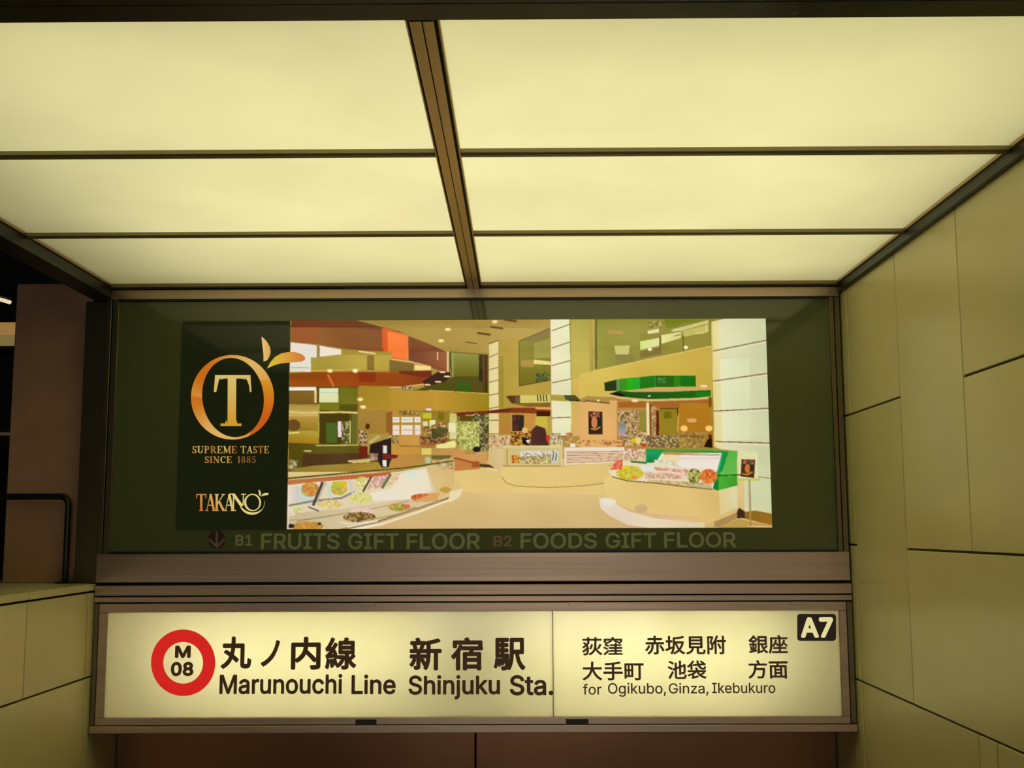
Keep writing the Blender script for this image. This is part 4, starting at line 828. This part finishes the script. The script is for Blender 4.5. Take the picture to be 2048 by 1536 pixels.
for ch, r in (('荻窪', (1164, 1273.8, 1245.3, 1310.8)), ('赤坂見附', (1289.5, 1271, 1452, 1309)), ('銀座', (1497, 1270, 1575.6, 1307.5)),
              ('大手町', (1164.7, 1323, 1287.5, 1360.8)), ('池袋', (1335, 1321, 1413, 1358.3)), ('方面', (1496, 1320, 1575.6, 1357.3))):
    text(ch, r, Yt, M['ink'], ss, .020)
text('Marunouchi', (439, 1348, 684.5, 1388.5), Yt, M['ink'], ss, .019)
text('Line', (703, 1349, 791.5, 1389), Yt, M['ink'], ss, .019)
text('Shinjuku', (817, 1350, 1000, 1399), Yt, M['ink'], ss, .019)
text('Sta.', (1019.5, 1350, 1106.5, 1391), Yt, M['ink'], ss, .019)
text('for', (1165.6, 1367.5, 1203, 1389.5), Yt, M['ink'], ss, .008)
text('Ogikubo,', (1216, 1365.5, 1332, 1393.6), Yt, M['ink'], ss, .008)
text('Ginza,', (1337.5, 1366, 1417, 1391.5), Yt, M['ink'], ss, .008)
text('Ikebukuro', (1424, 1365.5, 1550.6, 1386.5), Yt, M['ink'], ss, .008)
# exit number plate with rounded corners
x0, y0, x1, y1, r = 1594.4, 1227.8, 1672, 1281.8, 6
pl = arc(x1-r, y1-r, r, r, 0, 90, 5)+arc(x0+r, y1-r, r, r, 90, 180, 5)+arc(x0+r, y0+r, r, r, 180, 270, 5)+arc(x1-r, y0+r, r, r, 270, 360, 5)
flat('exit_plate', [pl], Yt, M['plate'], ss, label='black rounded plate of the exit number')
text('A7', (1601, 1234.5, 1666.5, 1275.5), Yt-.001, M['white_letter'], ss, .034, label='pale letters and figure on the black plate')

# ================================================================== left: post, pillar, handrail
jp = box('metal_post', -1.738, XL-.002, .03, .09, ZW+.001, 2.511, M['metal_jamb'], None, .003)
tag(jp, 'dark metal post between the advertisement frame and the brown pillar', 'post')
pi = tag(empty('stone_pillar', (-1.9, .2, ZW)), 'smooth brown granite pillar standing on the low left wall', 'pillar')
xa, xb = S(20, 850, .10).x, S(173, 850, .10).x
for z0, z1 in ((ZW+.001, 2.60),):
    box('granite_slab', xa, xb, .10, .13, z0, z1, M['pillar'], pi, .003)
box('core', xa+.004, xb-.004, .131, .42, ZW+.001, 2.60, M['black'], pi)
hr = tag(empty('handrail', (-2.2, .055, ZW)), 'dark tubular handrail on the low wall in front of the brown pillar', 'handrail')
zr = S(60, 993.5, .055).z; xp = S(134, 1080, .055).x
bm = bmesh.new()
cr = [(xp-.035+.035*math.sin(a), .055, zr-.035+.035*math.cos(a)) for a in [math.pi/2*k/6 for k in range(7)]]
tube(bm, [(-2.60, .055, zr)]+cr+[(xp, .055, ZW+.004)], .0125)
obj('rail_tube', bm, M['rail'], hr)
bm = bmesh.new(); tube(bm, [(-2.57, .055, zr-.012), (-2.57, .055, ZW+.004)], .011); obj('post', bm, M['rail'], hr)
box('foot_plate', xp-.03, xp+.03, .028, .082, ZW+.0005, ZW+.006, M['rail'], hr)
box('foot_plate', -2.60, -2.54, .028, .082, ZW+.0005, ZW+.006, M['rail'], hr)

# ================================================================== across the side street, far left
bl = tag(empty('far_building', (-7.2, 7.6, 0)), 'dark building across the street with a faintly glowing ledge, behind the brown pillar', 'building')
bm = bmesh.new(); bx(bm, -9.5, -2.4, 8.3, 11, 0, 9.5); obj('facade', bm, mat('night_facade', (.05, .045, .04), .8, lin=True), bl)
c0 = S(5, 867, 8.2); box('ledge', -9.5, -3.6, 8.2, 8.299, c0.z-.012, c0.z+.012, mat('glowing_ledge', (.25, .2, .14), .6, lin=True, emit=(60, 48, 38)), bl)  # ledge is no lamp; its light is put in as a faint emission
for k in range(3):
    box('window', -9.0+1.7*k, -7.8+1.7*k, 8.26, 8.32, 5.6, 7.0, M['glass'], bl)
a, b = S(-60, 645, 7), S(31, 690, 7)
sg = tag(empty('shop_sign', ((a.x+b.x)/2, 7.05, b.z)), 'dimly lit orange and cream sign box far left beyond the pillar', 'sign')
box('sign_face', a.x, b.x-.02, 7.0, 7.06, (a.z+b.z)/2, a.z, mat('amber_face', (120, 90, 50), .5, emit=(150, 112, 62)), sg)
box('sign_face', a.x, b.x-.02, 7.0, 7.06, b.z, (a.z+b.z)/2-.01, mat('cream_face', (120, 110, 70), .5, emit=(120, 104, 58)), sg)
box('sign_case', a.x-.05, b.x, 7.061, 7.30, b.z-.06, a.z+.05, M['rail'], sg)
box('bracket', b.x-.35, b.x-.28, 7.30, 8.19, b.z+.05, b.z+.12, M['rail'], sg)
tl = tag(empty('street_lamp', (S(5, 597, 7.3).x, 7.3, S(5, 597, 7.3).z)), 'thin slanted light tube glowing far left above the sign box', 'lamp')
bm = bmesh.new(); p0, p1 = S(-30, 590, 7.3), S(21, 605, 7.3)
tube(bm, [tuple(p0), tuple(p1)], .02, 8); obj('tube', bm, mat('tube_glow', (200, 190, 170), .5, emit=(235, 215, 175)), tl)
bm = bmesh.new(); tube(bm, [(p0.x, 7.3, p0.z+.05), (p1.x, 7.3, p1.z+.05)], .018, 8); obj('reflector', bm, M['rail'], tl)
box('arm', p0.x-.02, p0.x+.02, 7.3, 8.19, p0.z+.03, p0.z+.07, M['rail'], tl)
